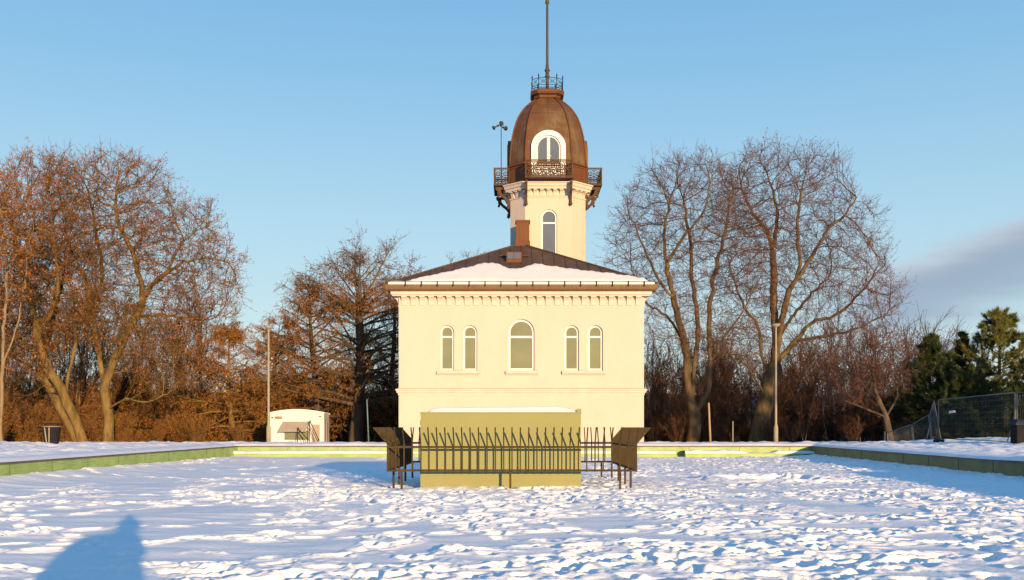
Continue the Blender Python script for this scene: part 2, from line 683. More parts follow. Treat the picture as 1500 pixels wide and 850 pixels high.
def perlin(x, y, seed=0):
    x = np.asarray(x, dtype=np.float64) + seed * 17.31
    y = np.asarray(y, dtype=np.float64) + seed * 9.77
    xi, yi = np.floor(x).astype(int), np.floor(y).astype(int)
    xf, yf = x - xi, y - yi
    u, v = xf * xf * xf * (xf * (xf * 6 - 15) + 10), yf * yf * yf * (yf * (yf * 6 - 15) + 10)

    def g(ix, iy, fx, fy):
        h = _perm[(_perm[ix & 511] + (iy & 511))]
        return _grad[h, 0] * fx + _grad[h, 1] * fy
    a, b = g(xi, yi, xf, yf), g(xi + 1, yi, xf - 1, yf)
    c, d = g(xi, yi + 1, xf, yf - 1), g(xi + 1, yi + 1, xf - 1, yf - 1)
    return (a + u * (b - a)) * (1 - v) + (c + u * (d - c)) * v


def sstep(a, b, x):
    t = np.clip((np.asarray(x, dtype=np.float64) - a) / (b - a), 0, 1)
    return t * t * (3 - 2 * t)


XL, YF, YN = -13.4, 48.6, 1.4        # pool: left, far and near walls


def XR(y):
    return 14.1 + .045 * (np.clip(y, 0, 52) - 37.5)


def ground_z(x, y):
    x, y = np.asarray(x, dtype=np.float64), np.asarray(y, dtype=np.float64)
    dx = np.maximum(np.maximum(XL - x, x - XR(y)), 0)
    dy = np.maximum(np.maximum(YN - y, y - YF), 0)
    de = np.hypot(dx, dy)
    z = .555 + .085 * sstep(0, .35, de) + .03 * sstep(.3, 2.5, de)
    near = 1 - sstep(60, 90, np.abs(y) + np.abs(x) * .3)
    m = sstep(.5, 1.8, de) * near
    z = z + m * (.07 * perlin(x * .5, y * .5, 1) + .13 * perlin(x * 1.7, y * 1.7, 2) + .085 * np.abs(perlin(x * 3.3, y * 3.3, 3)))
    z = z + near * sstep(0, .3, de) * .02 * perlin(x * 1.2, y * 1.2, 5)
    # lumps along the far rim
    z = z + sstep(.15, .5, de) * (1 - sstep(1.2, 2.2, de)) * sstep(YF - 1, YF, y) * sstep(2, 6, np.abs(x)) * .12 * np.maximum(perlin(x * .9, y * .9, 8) + .05, 0)
    # unseen ridge added on the near right rim to shade the snow field
    z = z + .62 * np.exp(-((x - XR(y) - 1.1) / .8) ** 2) * sstep(2, 6, y) * (1 - sstep(22, 29, y))
    # gentle rise on the right
    z = z + .34 * sstep(17, 27, x) * (1 - sstep(46, 62, y)) * sstep(20, 36, y)
    # the hilltop falls away behind the trees, far hills rise beyond
    f = np.maximum(y - 51, 0)
    fall = .03 * f + .0012 * f * f
    z = z - 26 * (1 - np.exp(-fall / 26))
    side = np.maximum(np.abs(x) - 70, 0)
    z = z - 20 * (1 - np.exp(-(.0009 * side * side) / 20)) * (1 - sstep(51, 200, y))
    back = np.maximum(-y - 20, 0)
    z = z - 20 * (1 - np.exp(-(.0012 * back * back) / 20))
    hill = sstep(700, 3200, y) * (105 + 60 * perlin(x / 900, y / 900, 11) + 25 * perlin(x / 260, y / 260, 12))
    return z + hill


def grid_mesh(name, xs, ys, zfun, drop=None, xwarp=None):
    X, Y = np.meshgrid(xs, ys)
    if xwarp is not None:
        X = xwarp(X, Y)
    Z = zfun(X, Y)
    v = np.stack([X, Y, Z], -1).reshape(-1, 3)
    nx, ny = len(xs), len(ys)
    i = np.arange((ny - 1) * (nx - 1))
    r, c = i // (nx - 1), i % (nx - 1)
    a = r * nx + c
    q = np.stack([a, a + 1, a + nx + 1, a + nx], -1)
    if drop is not None:
        cx = .5 * (np.asarray(xs)[c] + np.asarray(xs)[c + 1])
        cy = .5 * (np.asarray(ys)[r] + np.asarray(ys)[r + 1])
        q = q[~drop(cx, cy)]
    return np_mesh(name, v, q, True)


def build_ground():
    geo = lambda a, b, n: np.geomspace(a, b, n)
    xr0 = 14.1
    xs = np.concatenate([-geo(4500, 36, 30)[:-1], np.arange(-36, XL - .2, .14), XL - np.array([.16, .1, .05, .02]), [XL],
                         np.arange(XL + .3, xr0 - .2, .3), [xr0], xr0 + np.array([.02, .05, .1, .16]),
                         np.arange(xr0 + .25, 36, .14), geo(36, 4500, 30)])
    ys = np.concatenate([-geo(4500, 6, 26), np.arange(-5, YN - .1, .4), [YN], np.arange(YN + .3, 16, .4), np.arange(16, YF - .2, .15), [YF],
                         YF + np.array([.02, .05, .1, .16, .25]), np.arange(YF + .4, 62, .15), geo(62, 6000, 60)])

    def warp(X, Y):
        k = np.clip(X / xr0, 0, 1) * (1 - sstep(60, 300, X))
        return X + k * .045 * (np.clip(Y, 0, 52) - 37.5)
    me = grid_mesh('ground', xs, ys, ground_z, lambda cx, cy: (cx > XL) & (cx < xr0) & (cy > YN) & (cy < YF), warp)
    o = link('ground', me, None, M_GROUND)
    tag(o, kind='structure')


build_ground()


def build_pool_snow():
    g = np.random.default_rng(21)
    xs = np.arange(XL - .1, 14.85, .027)
    ys = np.concatenate([np.arange(YN, 8.5, .12), np.arange(8.5, 15, .024), np.arange(15, 24, .036), np.arange(24, 35, .055), np.arange(35, YF + .05, .075)])
    X, Y = np.meshgrid(xs, ys)
    n = perlin
    tramp = .8 * n(X * .16, Y * .11, 31) + .7 * n(X * .42, Y * .34, 32) + .45 * n(X * 1.0, Y * .85, 36)
    # more people walked on the right, in front of the box and round the fence
    tramp = tramp + .22 * sstep(-4, 5, X) * sstep(15, 20, Y) + .30 * np.exp(-((Y - 21.3) / 1.6) ** 2) * (np.abs(X) < 9)
    tramp = tramp + .22 * sstep(13, 10.5, Y) * sstep(-4, 0, X) * sstep(6, 2, X)
    tramp = tramp - .5 * np.exp(-((X + 10.5) / 3.0) ** 2) * sstep(26, 30, Y)
    tramp = tramp - .38 * sstep(3, 6, X) * sstep(15, 12, Y)
    T = sstep(-.20, .17, tramp)
    Z = .035 * n(X * .28, Y * .28, 33) + .034 * n(X * .7, Y * .9, 34) + .020 * n(X * 1.3, Y * 1.7, 45)
    # wind ripples running across, only on untouched snow
    Z += (1 - T) * .012 * n(X * .55 + .4 * n(X * .3, Y * .3, 44), Y * 3.2, 35)
    wx_ = X + .18 * n(X * 1.7, Y * 1.7, 46)
    wy_ = Y + .18 * n(X * 1.7, Y * 1.7, 47)
    a = n(wx_ * 2.3, wy_ * 2.7, 37)
    b = n(wx_ * 5.6, wy_ * 6.2, 38)
    c = n(wx_ * 11.5, wy_ * 12, 39)
    d = n(X * 19, Y * 20, 40)
    # billowed lumps with creases between them, and crumbs
    bill = .034 * np.abs(a) + .028 * np.abs(b) + .018 * np.abs(c) + .008 * np.abs(d)
    T2 = .14 + .58 * sstep(-.18, .30, n(X * .75, Y * .8, 48) + .5 * n(X * 1.9, Y * 2.1, 49))
    Z += T * T2 * (bill + .032 * a + .014 * b + .007 * c) + (1 - T) * .003 * c
    # crumbled crust lying about in drifts
    e = n(wx_ * 2.6, wy_ * 3.0, 41)
    Z += sstep(.05, .5, T) * .016 * sstep(.0, .26, e) * (1 + 1.2 * c)

    def stamp(cx, cy, ang, L, W, depth, rim):
        i0, i1 = np.searchsorted(xs, [cx - .55, cx + .55])
        j0, j1 = np.searchsorted(ys, [cy - .55, cy + .55])
        if i1 - i0 < 2 or j1 - j0 < 2:
            return
        x, y = X[j0:j1, i0:i1] - cx, Y[j0:j1, i0:i1] - cy
        p, q = x * math.cos(ang) + y * math.sin(ang), -x * math.sin(ang) + y * math.cos(ang)
        r = np.sqrt((p / (L / 2)) ** 2 + (q / (W / 2)) ** 2) + .25 * b[j0:j1, i0:i1] + .2 * c[j0:j1, i0:i1]
        Z[j0:j1, i0:i1] += -depth * (1 - sstep(.62, 1.12, r)) + rim * np.exp(-((r - 1.38) / .26) ** 2)
    trails = []
    for k in range(46):
        x0, y0 = g.uniform(-13, 14), g.choice([g.uniform(8, 24), g.uniform(18, 46)])
        if x0 < -6 and g.random() < .55:
            continue
        trails.append((x0, y0, g.uniform(0, 2 * math.pi)))
    trails += [(-12, 9.5, .25), (-2, 9, .6), (-5, 10.5, .1), (3, 9.5, 2.4), (8, 11, 2.8), (-1, 12, .15), (-8, 14, .3), (2, 15, -.2), (12, 13, 2.9), (5, 10, 1.2), (-4, 13, .9)]
    for x, y, ang in trails:
        for s in range(int(g.integers(14, 42))):
            ang += g.normal(0, .09)
            x += .62 * math.cos(ang)
            y += .62 * math.sin(ang)
            o = .13 if s % 2 else -.13
            stamp(x - o * math.sin(ang), y + o * math.cos(ang), ang + g.normal(0, .15), g.uniform(.34, .46), g.uniform(.18, .26), g.uniform(.045, .095), g.uniform(.008, .024))
    # loose steps everywhere people milled about
    cnt = 0
    while cnt < 2000:
        x, y = g.uniform(XL + .3, 14.2), g.uniform(8.6, 47.5) if g.random() < .65 else g.uniform(8.6, 24)
        j, i = min(np.searchsorted(ys, y), len(ys) - 1), min(np.searchsorted(xs, x), len(xs) - 1)
        if T[j, i] < g.random():
            continue
        stamp(x, y, g.uniform(0, math.pi), g.uniform(.26, .46), g.uniform(.16, .28), g.uniform(.03, .08), g.uniform(.006, .022))
        cnt += 1
    # a dug-out hollow on the right
    r = np.hypot((X - 7.3) / 1.5, (Y - 28.0) / 1.35) + .2 * a
    Z += -.16 * (1 - sstep(.7, 1.05, r)) + .10 * np.exp(-((r - 1.2) / .2) ** 2)
    # drifts banked against the walls and the foot of the box
    dl, dr, df = X - XL, XR(Y) - X, YF - .7 - Y
    Z += .22 * np.exp(-(dl / .9) ** 1.3) * (1 - sstep(24, 50, Y) * .6) + .16 * np.exp(-np.maximum(dr, 0) / .8) + .03 * np.exp(-np.maximum(df, 0) / .5)
    Z += .16 * np.exp(-(np.hypot((X + .3) / 2.2, (Y - 23.95) / .3)) ** 4) * .25
    v = np.stack([X, Y, Z], -1).reshape(-1, 3)
    nx, ny = len(xs), len(ys)
    i = np.arange((ny - 1) * (nx - 1))
    r_, c_ = i // (nx - 1), i % (nx - 1)
    q0 = r_ * nx + c_
    q = np.stack([q0, q0 + 1, q0 + nx + 1, q0 + nx], -1)
    me = np_mesh('snow_field', v, q, True)
    tag(link('snow_field', me, None, M_SNOW), kind='structure')


build_pool_snow()


# ------------------------------------------------------------------ pool walls
def pool_wall(a, b, n, label, paint=None):
    """green wall from a to b (plan), n = direction away from the water"""
    a, b, n = Vector((*a, 0)), Vector((*b, 0)), Vector((*n, 0))
    t = thing('pool_wall', label, 'pool wall', (a + b) / 2)
    d = (b - a).normalized()
    L = (b - a).length
    m = MB()
    m.hexa([a + Vector((0, 0, -.4)), b + Vector((0, 0, -.4)), b + n * .3 + Vector((0, 0, -.4)), a + n * .3 + Vector((0, 0, -.4)),
            a + Vector((0, 0, .5)), b + Vector((0, 0, .5)), b + n * .3 + Vector((0, 0, .5)), a + n * .3 + Vector((0, 0, .5))])
    m.build('painted_face', paint or M_POOL, t)
    m = MB()
    s = 0.0
    i = 0
    while s < L - .05:
        e = min(s + 1.96, L)
        j = -.004 * (i % 2)
        p, q = a + d * (s + .008) - n * (.03 + j), a + d * (e - .008) - n * (.03 + j)
        z0, z1 = Vector((0, 0, .503 + j)), Vector((0, 0, .548 + j))
        m.hexa([p + z0, q + z0, q + n * .36 + z0, p + n * .36 + z0, p + z1, q + z1, q + n * .36 + z1, p + n * .36 + z1])
        s, i = e, i + 1
    m.build('coping', M_COPING, t)
    m = MB()
    s = 2.45
    while s < L:
        p = a + d * s - n * .004
        m.bar(p + Vector((0, 0, -.1)), p + Vector((0, 0, .498)), .012, .012, n)
        s += 2.45
    m.build('joint', M_JOINT, t)
    return t


xr_n, xr_f = float(XR(YN)), float(XR(YF))
pool_wall((XL, YF), (XL, YN), (-1, 0), 'long sunlit yellow-green pool wall running along the left side of the snow field')
dr_ = Vector((xr_f - xr_n, YF - YN, 0)).normalized()
pool_wall((xr_n, YN), (xr_f, YF), (dr_.y, -dr_.x), 'dark green pool wall in shade along the right side of the snow field', M_POOL_SHADED)
pool_wall((XL + .003, YF + .003), (xr_f - .003, YF + .003), (0, 1), 'pale green far pool wall crossing in front of the cream building')
pool_wall((xr_n, YN - .003), (XL, YN - .003), (0, -1), 'near pool wall under the photographer')


def far_ledge(x0, x1, label, seed):
    t = thing('pool_bench', label, 'pool ledge', ((x0 + x1) / 2, 48.25, 0))
    MB().box(x0, x1, 47.9, YF - .002, -.3, .215).build('painted_step', M_POOL, t)
    xs = np.arange(x0 - .02, x1 + .02, .07)
    us = np.linspace(0, 1, 9)
    g = np.random.default_rng(seed)
    h = .13 + .05 * perlin(xs * .7, xs * 0 + seed, 50) + .11 * np.maximum(perlin(xs * 1.7, xs * 0 + seed, 51), 0) * (seed == 2)
    if seed == 2:
        h *= np.clip(.25 + 1.2 * sstep(-.35, .1, perlin(xs * .45, xs * 0 + 3, 52)), 0, 1)
    prof_y = 47.84 + (YF + .01 - 47.84) * us
    X = np.repeat(xs[:, None], 9, 1)
    Yv = np.repeat(prof_y[None, :], len(xs), 0) + .03 * perlin(X * 3, us[None, :] * 3, 53)
    Z = .20 + h[:, None] * np.clip(np.sqrt(np.minimum(us * 6, 1)), 0, 1)[None, :] + .02 * perlin(X * 4, us[None, :] * 5, 54) * np.minimum(us * 4, 1)
    v = np.stack([X - (x0 + x1) / 2, Yv - 48.25, Z], -1).reshape(-1, 3)
    i = np.arange((len(xs) - 1) * 8)
    r, c = i // 8, i % 8
    a = r * 9 + c
    me = np_mesh('snow_layer', v, np.stack([a, a + 9, a + 10, a + 1], -1), True)
    link('snow_layer', me, t, M_SNOW_SOFT)


far_ledge(XL + .02, 7.9, 'long low green step with an even snow layer along the far pool wall', 1)
far_ledge(8.35, xr_f - .05, 'short low green step with lumpy snow at the far right pool corner', 2)


# ------------------------------------------------------------------ tower house
BX0, BX1, BY0, BY1 = -6.03, 7.02, 53.0, 66.05
house = thing('tower_house', 'cream plastered house with arched windows, snowy hipped roof and brown copper domed tower', 'house', ((BX0 + BX1) / 2, BY0, .3))
SF = BY0 / F          # metres per photo pixel on the front wall


def fx(px):
    return (px - 750) * SF


def fz(py):
    return EYE + (HOR - py) * SF


def arch_loop(cx, z0, z1, w, n=18):
    """door-like outline: flat foot at z0, round head reaching z1, half width w"""
    zc = z1 - w
    pts = [(cx - w, z0), (cx + w, z0)]
    for i in range(n + 1):
        a = math.pi * i / n
        pts.append((cx + w * math.cos(a), zc + w * math.sin(a)))
    return pts


WINDOWS = [(654.9, 10.3, 476.5, 543), (688.6, 10.6, 476.5, 543), (763.6, 19.4, 467.5, 543), (837.4, 10.8, 476.5, 543), (872.2, 11.0, 476.5, 543)]
holes = [arch_loop(fx(c), fz(b), fz(t), w * SF) for c, w, t, b in WINDOWS]
X_, Z_, Y_ = Vector((1, 0, 0)), Vector((0, 0, 1)), Vector((0, 1, 0))
wall = MB()
wall.prism([[(BX0, -1.5), (BX1, -1.5), (BX1, 8.75), (BX0, 8.75)]] + holes, (0, BY0, 0), X_, Z_, Y_, 0, .32)
wall.box(BX0, BX0 + .32, BY0 + .321, BY1, -4, 8.75)
wall.box(BX1 - .32, BX1, BY0 + .321, BY1, -4, 8.75)
wall.box(BX0 + .321, BX1 - .321, BY1 - .32, BY1, -4, 8.75)
wall.build('wall', M_PLASTER, house)


def arched_window(parent, name, cx, w, zt, zb, tz, Y, depth, fr, mfrm, mgl, label=None, mull=False):
    """arched frame with a transom at height tz, glass behind it"""
    o = (0, Y, 0)
    f = MB()
    up = arch_loop(cx, tz + fr * .45, zt - fr, w - fr)
    lo = [(cx - w + fr, zb + fr), (cx + w - fr, zb + fr), (cx + w - fr, tz - fr * .45), (cx - w + fr, tz - fr * .45)]
    if mull:
        k = w - fr
        zc = zt - w
        half = [(cx + .07, zb + fr), (cx + k, zb + fr)] + [(cx + k * math.cos(a), zc + k * math.sin(a)) for a in np.linspace(0, math.acos(.07 / k), 12)]
        other = [(2 * cx - x, z) for x, z in reversed(half)]
        f.prism([arch_loop(cx, zb, zt, w), half, other], o, X_, Z_, Y_, 0, depth)
    else:
        f.prism([arch_loop(cx, zb, zt, w), up, lo], o, X_, Z_, Y_, 0, depth)
    fo = f.build(name, mfrm, parent, label)
    g = MB()
    g.prism([arch_loop(cx, zb + .01, zt - .01, w - .01)], o, X_, Z_, Y_, depth * .55, depth * .55 + .02)
    g.build('pane', mgl, fo)
    return fo


for i, (c, w, t, b) in enumerate(WINDOWS):
    wf = arched_window(house, 'window', fx(c), w * SF - .004, fz(t) - .004, fz(b) + .004, fz(493.5), BY0 + .15, .09, .105 if i != 2 else .12, M_WHITE, M_GLASS)


def sill(px0, px1, py0, py1):
    m = MB()
    y0, z0, z1 = BY0 - .15, fz(py1), fz(py0)
    k = z1 - z0
    prof = [(0, z0 + .02), (-.05, z0 + .02), (-.11, z0 + k * .35), (-.15, z0 + k * .45), (-.16, z0 + k * .75), (-.14, z1 - .02), (-.10, z1), (0, z1 + .01)]
    m.prism([[(p[0], p[1]) for p in prof]], (fx(px0), BY0 - .002, 0), Y_, Z_, X_, 0, fx(px1) - fx(px0))
    m.build('sill', M_TRIM, house)


sill(640, 703.5, 543.5, 550)
sill(740.5, 788, 543.5, 550)
sill(823, 886.5, 543.5, 550)


def rect_sweep(m, prof, x0, x1, y0, y1):
    """moulding with mitred corners round a rectangle; prof = (outward offset, z), closed"""
    rings = []
    for sx, sy, x, y in ((-1, -1, x0, y0), (1, -1, x1, y0), (1, 1, x1, y1), (-1, 1, x0, y1)):
        rings.append([(x + sx * o, y + sy * o, z) for o, z in prof])
    n = len(prof)
    vs = [p for r in rings for p in r]
    fs = []
    for i in range(4):
        j = (i + 1) % 4
        for k in range(n):
            l = (k + 1) % n
            fs.append((i * n + k, j * n + k, j * n + l, i * n + l))
    m.add(vs, fs)


zs0, zs1 = fz(579), fz(569)
m = MB()
rect_sweep(m, [(-.05, zs0), (.03, zs0), (.04, zs0 + .10), (.10, zs0 + .13), (.12, zs0 + .22), (.16, zs0 + .25), (.16, zs0 + .31), (.13, zs0 + .33), (-.05, zs1 + .03)], BX0, BX1, BY0, BY1)
m.build('string_course', M_TRIM, house)

# corbelled eaves cornice
ZC0, ZC1, ZC2 = fz(448.5), 8.42, 8.64
m = MB()
rect_sweep(m, [(-.05, ZC0 - .05), (.02, ZC0 - .05), (.03, ZC0 + .02), (-.05, ZC0 + .03)], BX0, BX1, BY0, BY1)
rect_sweep(m, [(-.05, ZC1), (.31, ZC1), (.32, ZC1 + .05), (.38, ZC1 + .07), (.40, ZC2 + .09), (-.05, ZC2 + .12)], BX0, BX1, BY0, BY1)
cornice = m.build('cornice', M_TRIM, house)


def corbel_mb(x, n0, u, w=.30, z0=ZC0, z1=ZC1, reach=.28):
    """quarter-hollow corbel standing on the wall; n0 = foot point in plan, u = along, out = u turned"""
    prof = [(0, z0 + .03), (.05, z0 + .04)]
    for i in range(7):
        a = i / 6 * math.pi / 2
        prof.append((.05 + (reach - .05) * (1 - math.cos(a)), z0 + .06 + (z1 - z0 - .12) * math.sin(a)))
    prof += [(reach, z1 - .002), (0, z1 - .002)]
    out = Vector((u.y, -u.x, 0))
    mb = MB()
    mb.prism([prof], Vector(n0) - u * w / 2, out, Z_, u, 0, w)
    return mb


n_c = 27
pitch = (BX1 - BX0 - .12) / n_c
for i in range(n_c):
    x = BX0 + .06 + pitch * (i + .5)
    corbel_mb(0, (x, BY0 - .001, 0), X_, w=pitch * .60).build('corbel', M_TRIM, cornice)
for sx, xx, u in ((-1, BX0 + .001, Vector((0, -1, 0))), (1, BX1 - .001, Vector((0, 1, 0)))):
    for i in range(4):
        corbel_mb(0, (xx, BY0 + .06 + pitch * (i + .5), 0), u, w=pitch * .60).build('corbel', M_TRIM, cornice)

# gutter and roof
m = MB()
rect_sweep(m, [(.34, 8.762), (.44, 8.66), (.56, 8.66), (.64, 8.74), (.66, 8.86), (.66, 8.985), (.63, 8.99), (.62, 8.87), (.40, 8.80)], BX0, BX1, BY0, BY1)
gutter = m.build('gutter', M_GUTTER, house)
EX0, EX1, EY0, EZ = BX0 - .60, BX1 + .60, BY0 - .60, 9.02
HALF = (EX1 - EX0) / 2
AX, AY, AZ = (EX0 + EX1) / 2, EY0 + HALF, 12.42
SLOPE = (AZ - EZ) / HALF
m = MB()
apex = (AX, AY, AZ)
c4 = [(EX0, EY0, EZ), (EX1, EY0, EZ), (EX1, EY0 + 2 * HALF, EZ), (EX0, EY0 + 2 * HALF, EZ)]
lo4 = [(x, y, z - .17) for x, y, z in c4]
m.add(c4 + lo4 + [apex], [(0, 1, 8), (1, 2, 8), (2, 3, 8), (3, 0, 8), (0, 4, 5, 1), (1, 5, 6, 2), (2, 6, 7, 3), (3, 7, 4, 0), (7, 6, 5, 4)])
roof = m.build('roof', M_ROOF, house)
m = MB()
x = EX0 + .35
while x < EX1:                      # standing seams on the front slope and the two sides
    t = 1 - abs(x - AX) / HALF
    if t > .05:
        m.bar((x, EY0, EZ + .015), (x, EY0 + t * HALF * .985, EZ + SLOPE * t * HALF * .985 + .015), .025, .05)
        for s, ex in ((1, EX0), (-1, EX1)):
            yy = EY0 + (x - EX0)
            m.bar((ex, yy, EZ + .015), (ex + s * t * HALF * .985, yy, EZ + SLOPE * t * HALF * .985 + .015), .025, .05)
    x += .62
for cx, cy in ((EX0, EY0), (EX1, EY0)):
    m.bar((cx, cy, EZ + .03), (AX, AY, AZ + .03), .12, .07)
m.build('seam', M_ROOF, roof)


def roof_at(px, py):
    k = (HOR - py) / F
    Y = (EYE - EZ + SLOPE * EY0) / (SLOPE - k)
    return (px - 750) * Y / F, Y


def roof_snow():
    ed = [(589, 415), (615, 408.5), (640, 402.5), (680, 393), (700, 387.8), (712, 385.2), (722, 385.2), (732, 388), (742, 392.2), (752, 394.2), (763, 393.8), (768, 391),
          (775, 388.8), (784, 387), (795, 387.2), (803, 389.8), (815, 391), (850, 396), (890, 400.5), (925, 406), (943, 410), (953, 415.5)]
    px = np.arange(587, 956, 1.5)
    ex, ey = [], []
    for p in px:
        q = np.interp(p, [e[0] for e in ed], [e[1] for e in ed])
        a, b = roof_at(p, q + .35 * math.sin(p * .6) + .5 * math.sin(p * .23))
        ex.append(a)
        ey.append(b)
    ex, ey = np.array(ex), np.array(ey)
    n = 14
    us = np.linspace(0, 1, n)
    y0 = EY0 + .04
    ey = np.maximum(ey, y0 + .04)
    # keep the columns straight up the slope
    Yv = y0 + (ey - y0)[:, None] * us[None, :]
    Xv = np.repeat(ex[:, None], n, 1)
    edge = np.minimum(us * 9, 1) ** .5 * np.minimum((1 - us) * 5, 1) ** .6
    ends = np.minimum(np.minimum(np.arange(len(px)), np.arange(len(px))[::-1]) / 8.0, 1) ** .5
    th = .11 * edge[None, :] * ends[:, None] * np.minimum((ey - y0) / .5, 1)[:, None] * (1 + .25 * perlin(Xv * .8, Yv * .8, 60))
    Zv = EZ + SLOPE * (Yv - EY0) + .012 + th
    Zv += .02 * perlin(Xv * 1.7, Yv * 2.2, 61) * edge[None, :]
    o = origin_of(roof)
    v = np.stack([Xv - o.x, Yv - o.y, Zv - o.z], -1).reshape(-1, 3)
    i = np.arange((len(px) - 1) * (n - 1))
    r, c = i // (n - 1), i % (n - 1)
    a = r * n + c
    link('snow_cover', np_mesh('snow_cover', v, np.stack([a, a + n, a + n + 1, a + 1], -1), True), roof, M_SNOW_SOFT)
    # ice and snow lying in the gutter along the eave
    m = MB()
    xs = np.linspace(EX0 + .12, EX1 - .12, 160)
    r1 = [(x, EY0 - .045, 8.985 + .05 + .02 * math.sin(x * 7) + .015 * math.sin(x * 17)) for x in xs]
    r2 = [(x, EY0 + .10, 9.16 + .02 * math.sin(x * 3 + 1)) for x in xs]
    r0 = [(x, EY0 - .045, 8.975) for x in xs]
    n_ = len(xs)
    m.add(r0 + r1 + r2, [(i, i + 1, n_ + i + 1, n_ + i) for i in range(n_ - 1)] + [(n_ + i, n_ + i + 1, 2 * n_ + i + 1, 2 * n_ + i) for i in range(n_ - 1)], True)
    m.build('eave_snow', M_SNOW_SOFT, roof)


roof_snow()
m = MB()
m.bar((EX0 + .1, EY0 - .075, 9.13), (EX1 - .1, EY0 - .075, 9.13), .018, .022)
rail = m.build('snow_rail', M_DARK, house)
for i in range(17):
    x = fx(594 + 23.35 * i) * (52.3 / 53)
    if x < EX1 - .1:
        k = MB()
        k.bar((x, EY0 - .075, 8.88), (x, EY0 - .075, 9.15), .055, .03, (0, 1, 0))
        k.bar((x - .03, EY0 - .085, 8.86), (x - .005, EY0 - .085, 9.0), .075, .03, (0, 1, 0))
        k.build('rail_bracket', M_DARK, rail)

# chimney and roof light
c0, c1 = P(756, 323, 59.2), P(775.5, 323, 59.2)
m = MB()
m.box(c0.x, c1.x, 59.2, 59.95, 11.9, c0.z - .1)
chim = m.build('chimney', M_COPPER_O, house)
MB().box(c0.x - .05, c1.x + .05, 59.15, 60.0, c0.z - .097, c0.z + .02).build('chimney_cap', M_COPPER_O, chim)
m = MB()
m.box(c0.x - .04, c1.x + .04, 59.14, 59.19, 12.2, 12.55)
m.build('flashing', M_COPPER_O, chim)
sx0, sx1 = -.31, .54
sy = 56.0
sz = EZ + SLOPE * (sy - EY0)
m = MB()
m.prism([[(0, -.1), (0, .17), (.06, .60), (1.25, .62), (1.25, .3)]], (sx0, sy, sz), Y_, Z_, X_, 0, sx1 - sx0)
sky_l = m.build('roof_light', M_COPPER_O, house)
m = MB()
m.hexa([(sx0 + .06, sy - .012, sz + .22), (sx1 - .06, sy - .012, sz + .22), (sx1 - .06, sy + .03, sz + .22), (sx0 + .06, sy + .03, sz + .22),
        (sx0 + .06, sy + .035, sz + .56), (sx1 - .06, sy + .035, sz + .56), (sx1 - .06, sy + .08, sz + .56), (sx0 + .06, sy + .08, sz + .56)])
m.build('pane', M_GLASS_D, sky_l)
m = MB()
m.bar(((sx0 + sx1) / 2, sy - .02, sz + .22), ((sx0 + sx1) / 2, sy + .03, sz + .57), .03, .03)
m.build('glazing_bar', M_COPPER_O, sky_l)
for a, b in ((sx0 - .42, sx0 - .02), (sx1 + .02, sx1 + .42)):
    yy = 57.0
    m = MB()
    m.bar((a, yy, EZ + SLOPE * (yy - EY0) + .05), (b, yy, EZ + SLOPE * (yy - EY0) + .05), .12, .03, (0, 0, 1))
    m.build('flashing', M_COPPER_O, sky_l)

# tower
TX, TY = 2.20, 62.4


def cs(w, c, z):
    """chamfered square ring, first edge is the front face"""
    return [(TX - c, TY - w, z), (TX + c, TY - w, z), (TX + w, TY - c, z), (TX + w, TY + c, z), (TX + c, TY + w, z), (TX - c, TY + w, z), (TX - w, TY + c, z), (TX - w, TY - c, z)]


TW, TC_ = 2.30, 1.40
ZT0, ZT1 = 8.6, 15.42
m = MB()
m.loft([cs(TW, TC_, ZT0), cs(TW, TC_, ZT1)], cap=True, skip=((0, 0),))
STT = (TY - TW) / F
wx, ww = (804.3 - 750) * STT, 11.7 * STT
wz1, wz0 = EYE + (HOR - 307) * STT, EYE + (HOR - 384) * STT
m.prism([[(TX - TC_, ZT0), (TX + TC_, ZT0), (TX + TC_, ZT1), (TX - TC_, ZT1)], arch_loop(wx, wz0, wz1, ww)], (0, TY - TW, 0), X_, Z_, Y_, 0, .3)
m.build('tower_wall', M_PLASTER, house)
arched_window(house, 'window', wx, ww - .004, wz1 - .004, wz0 + .004, EYE + (HOR - 326.5) * STT, TY - TW + .10, .09, .10, M_WHITE, M_GLASS_D)
m = MB()
off = lambda o: (TW + o, TC_ + .414 * o)
m.loft([cs(*off(.0), 15.34), cs(*off(.05), 15.36), cs(*off(.05), 15.42), cs(*off(.01), 15.45)])
m.loft([cs(*off(.0), 15.80), cs(*off(.28), 15.81), cs(*off(.30), 15.93), cs(*off(.36), 15.97), cs(*off(.40), 16.12), cs(*off(.46), 16.15), cs(*off(.46), 16.22), cs(*off(-.1), 16.30)])
m.loft([cs(*off(-.02), 15.40), cs(*off(-.02), 15.85)])
tcorn = m.build('tower_cornice', M_TRIM, house)
ring0 = [Vector(p) for p in cs(TW - .02, TC_ - .008, 0)]
for fi, cnt in ((0, 7), (1, 3), (7, 3), (2, 6), (6, 6)):
    a, b = ring0[fi], ring0[(fi + 1) % 8]
    u = (b - a).normalized()
    L = (b - a).length
    for k in range(cnt):
        p = a + u * L * (k + .5) / cnt
        corbel_mb(0, p, u, w=L / cnt * .55, z0=15.42, z1=15.805, reach=.28).build('corbel', M_TRIM, tcorn)

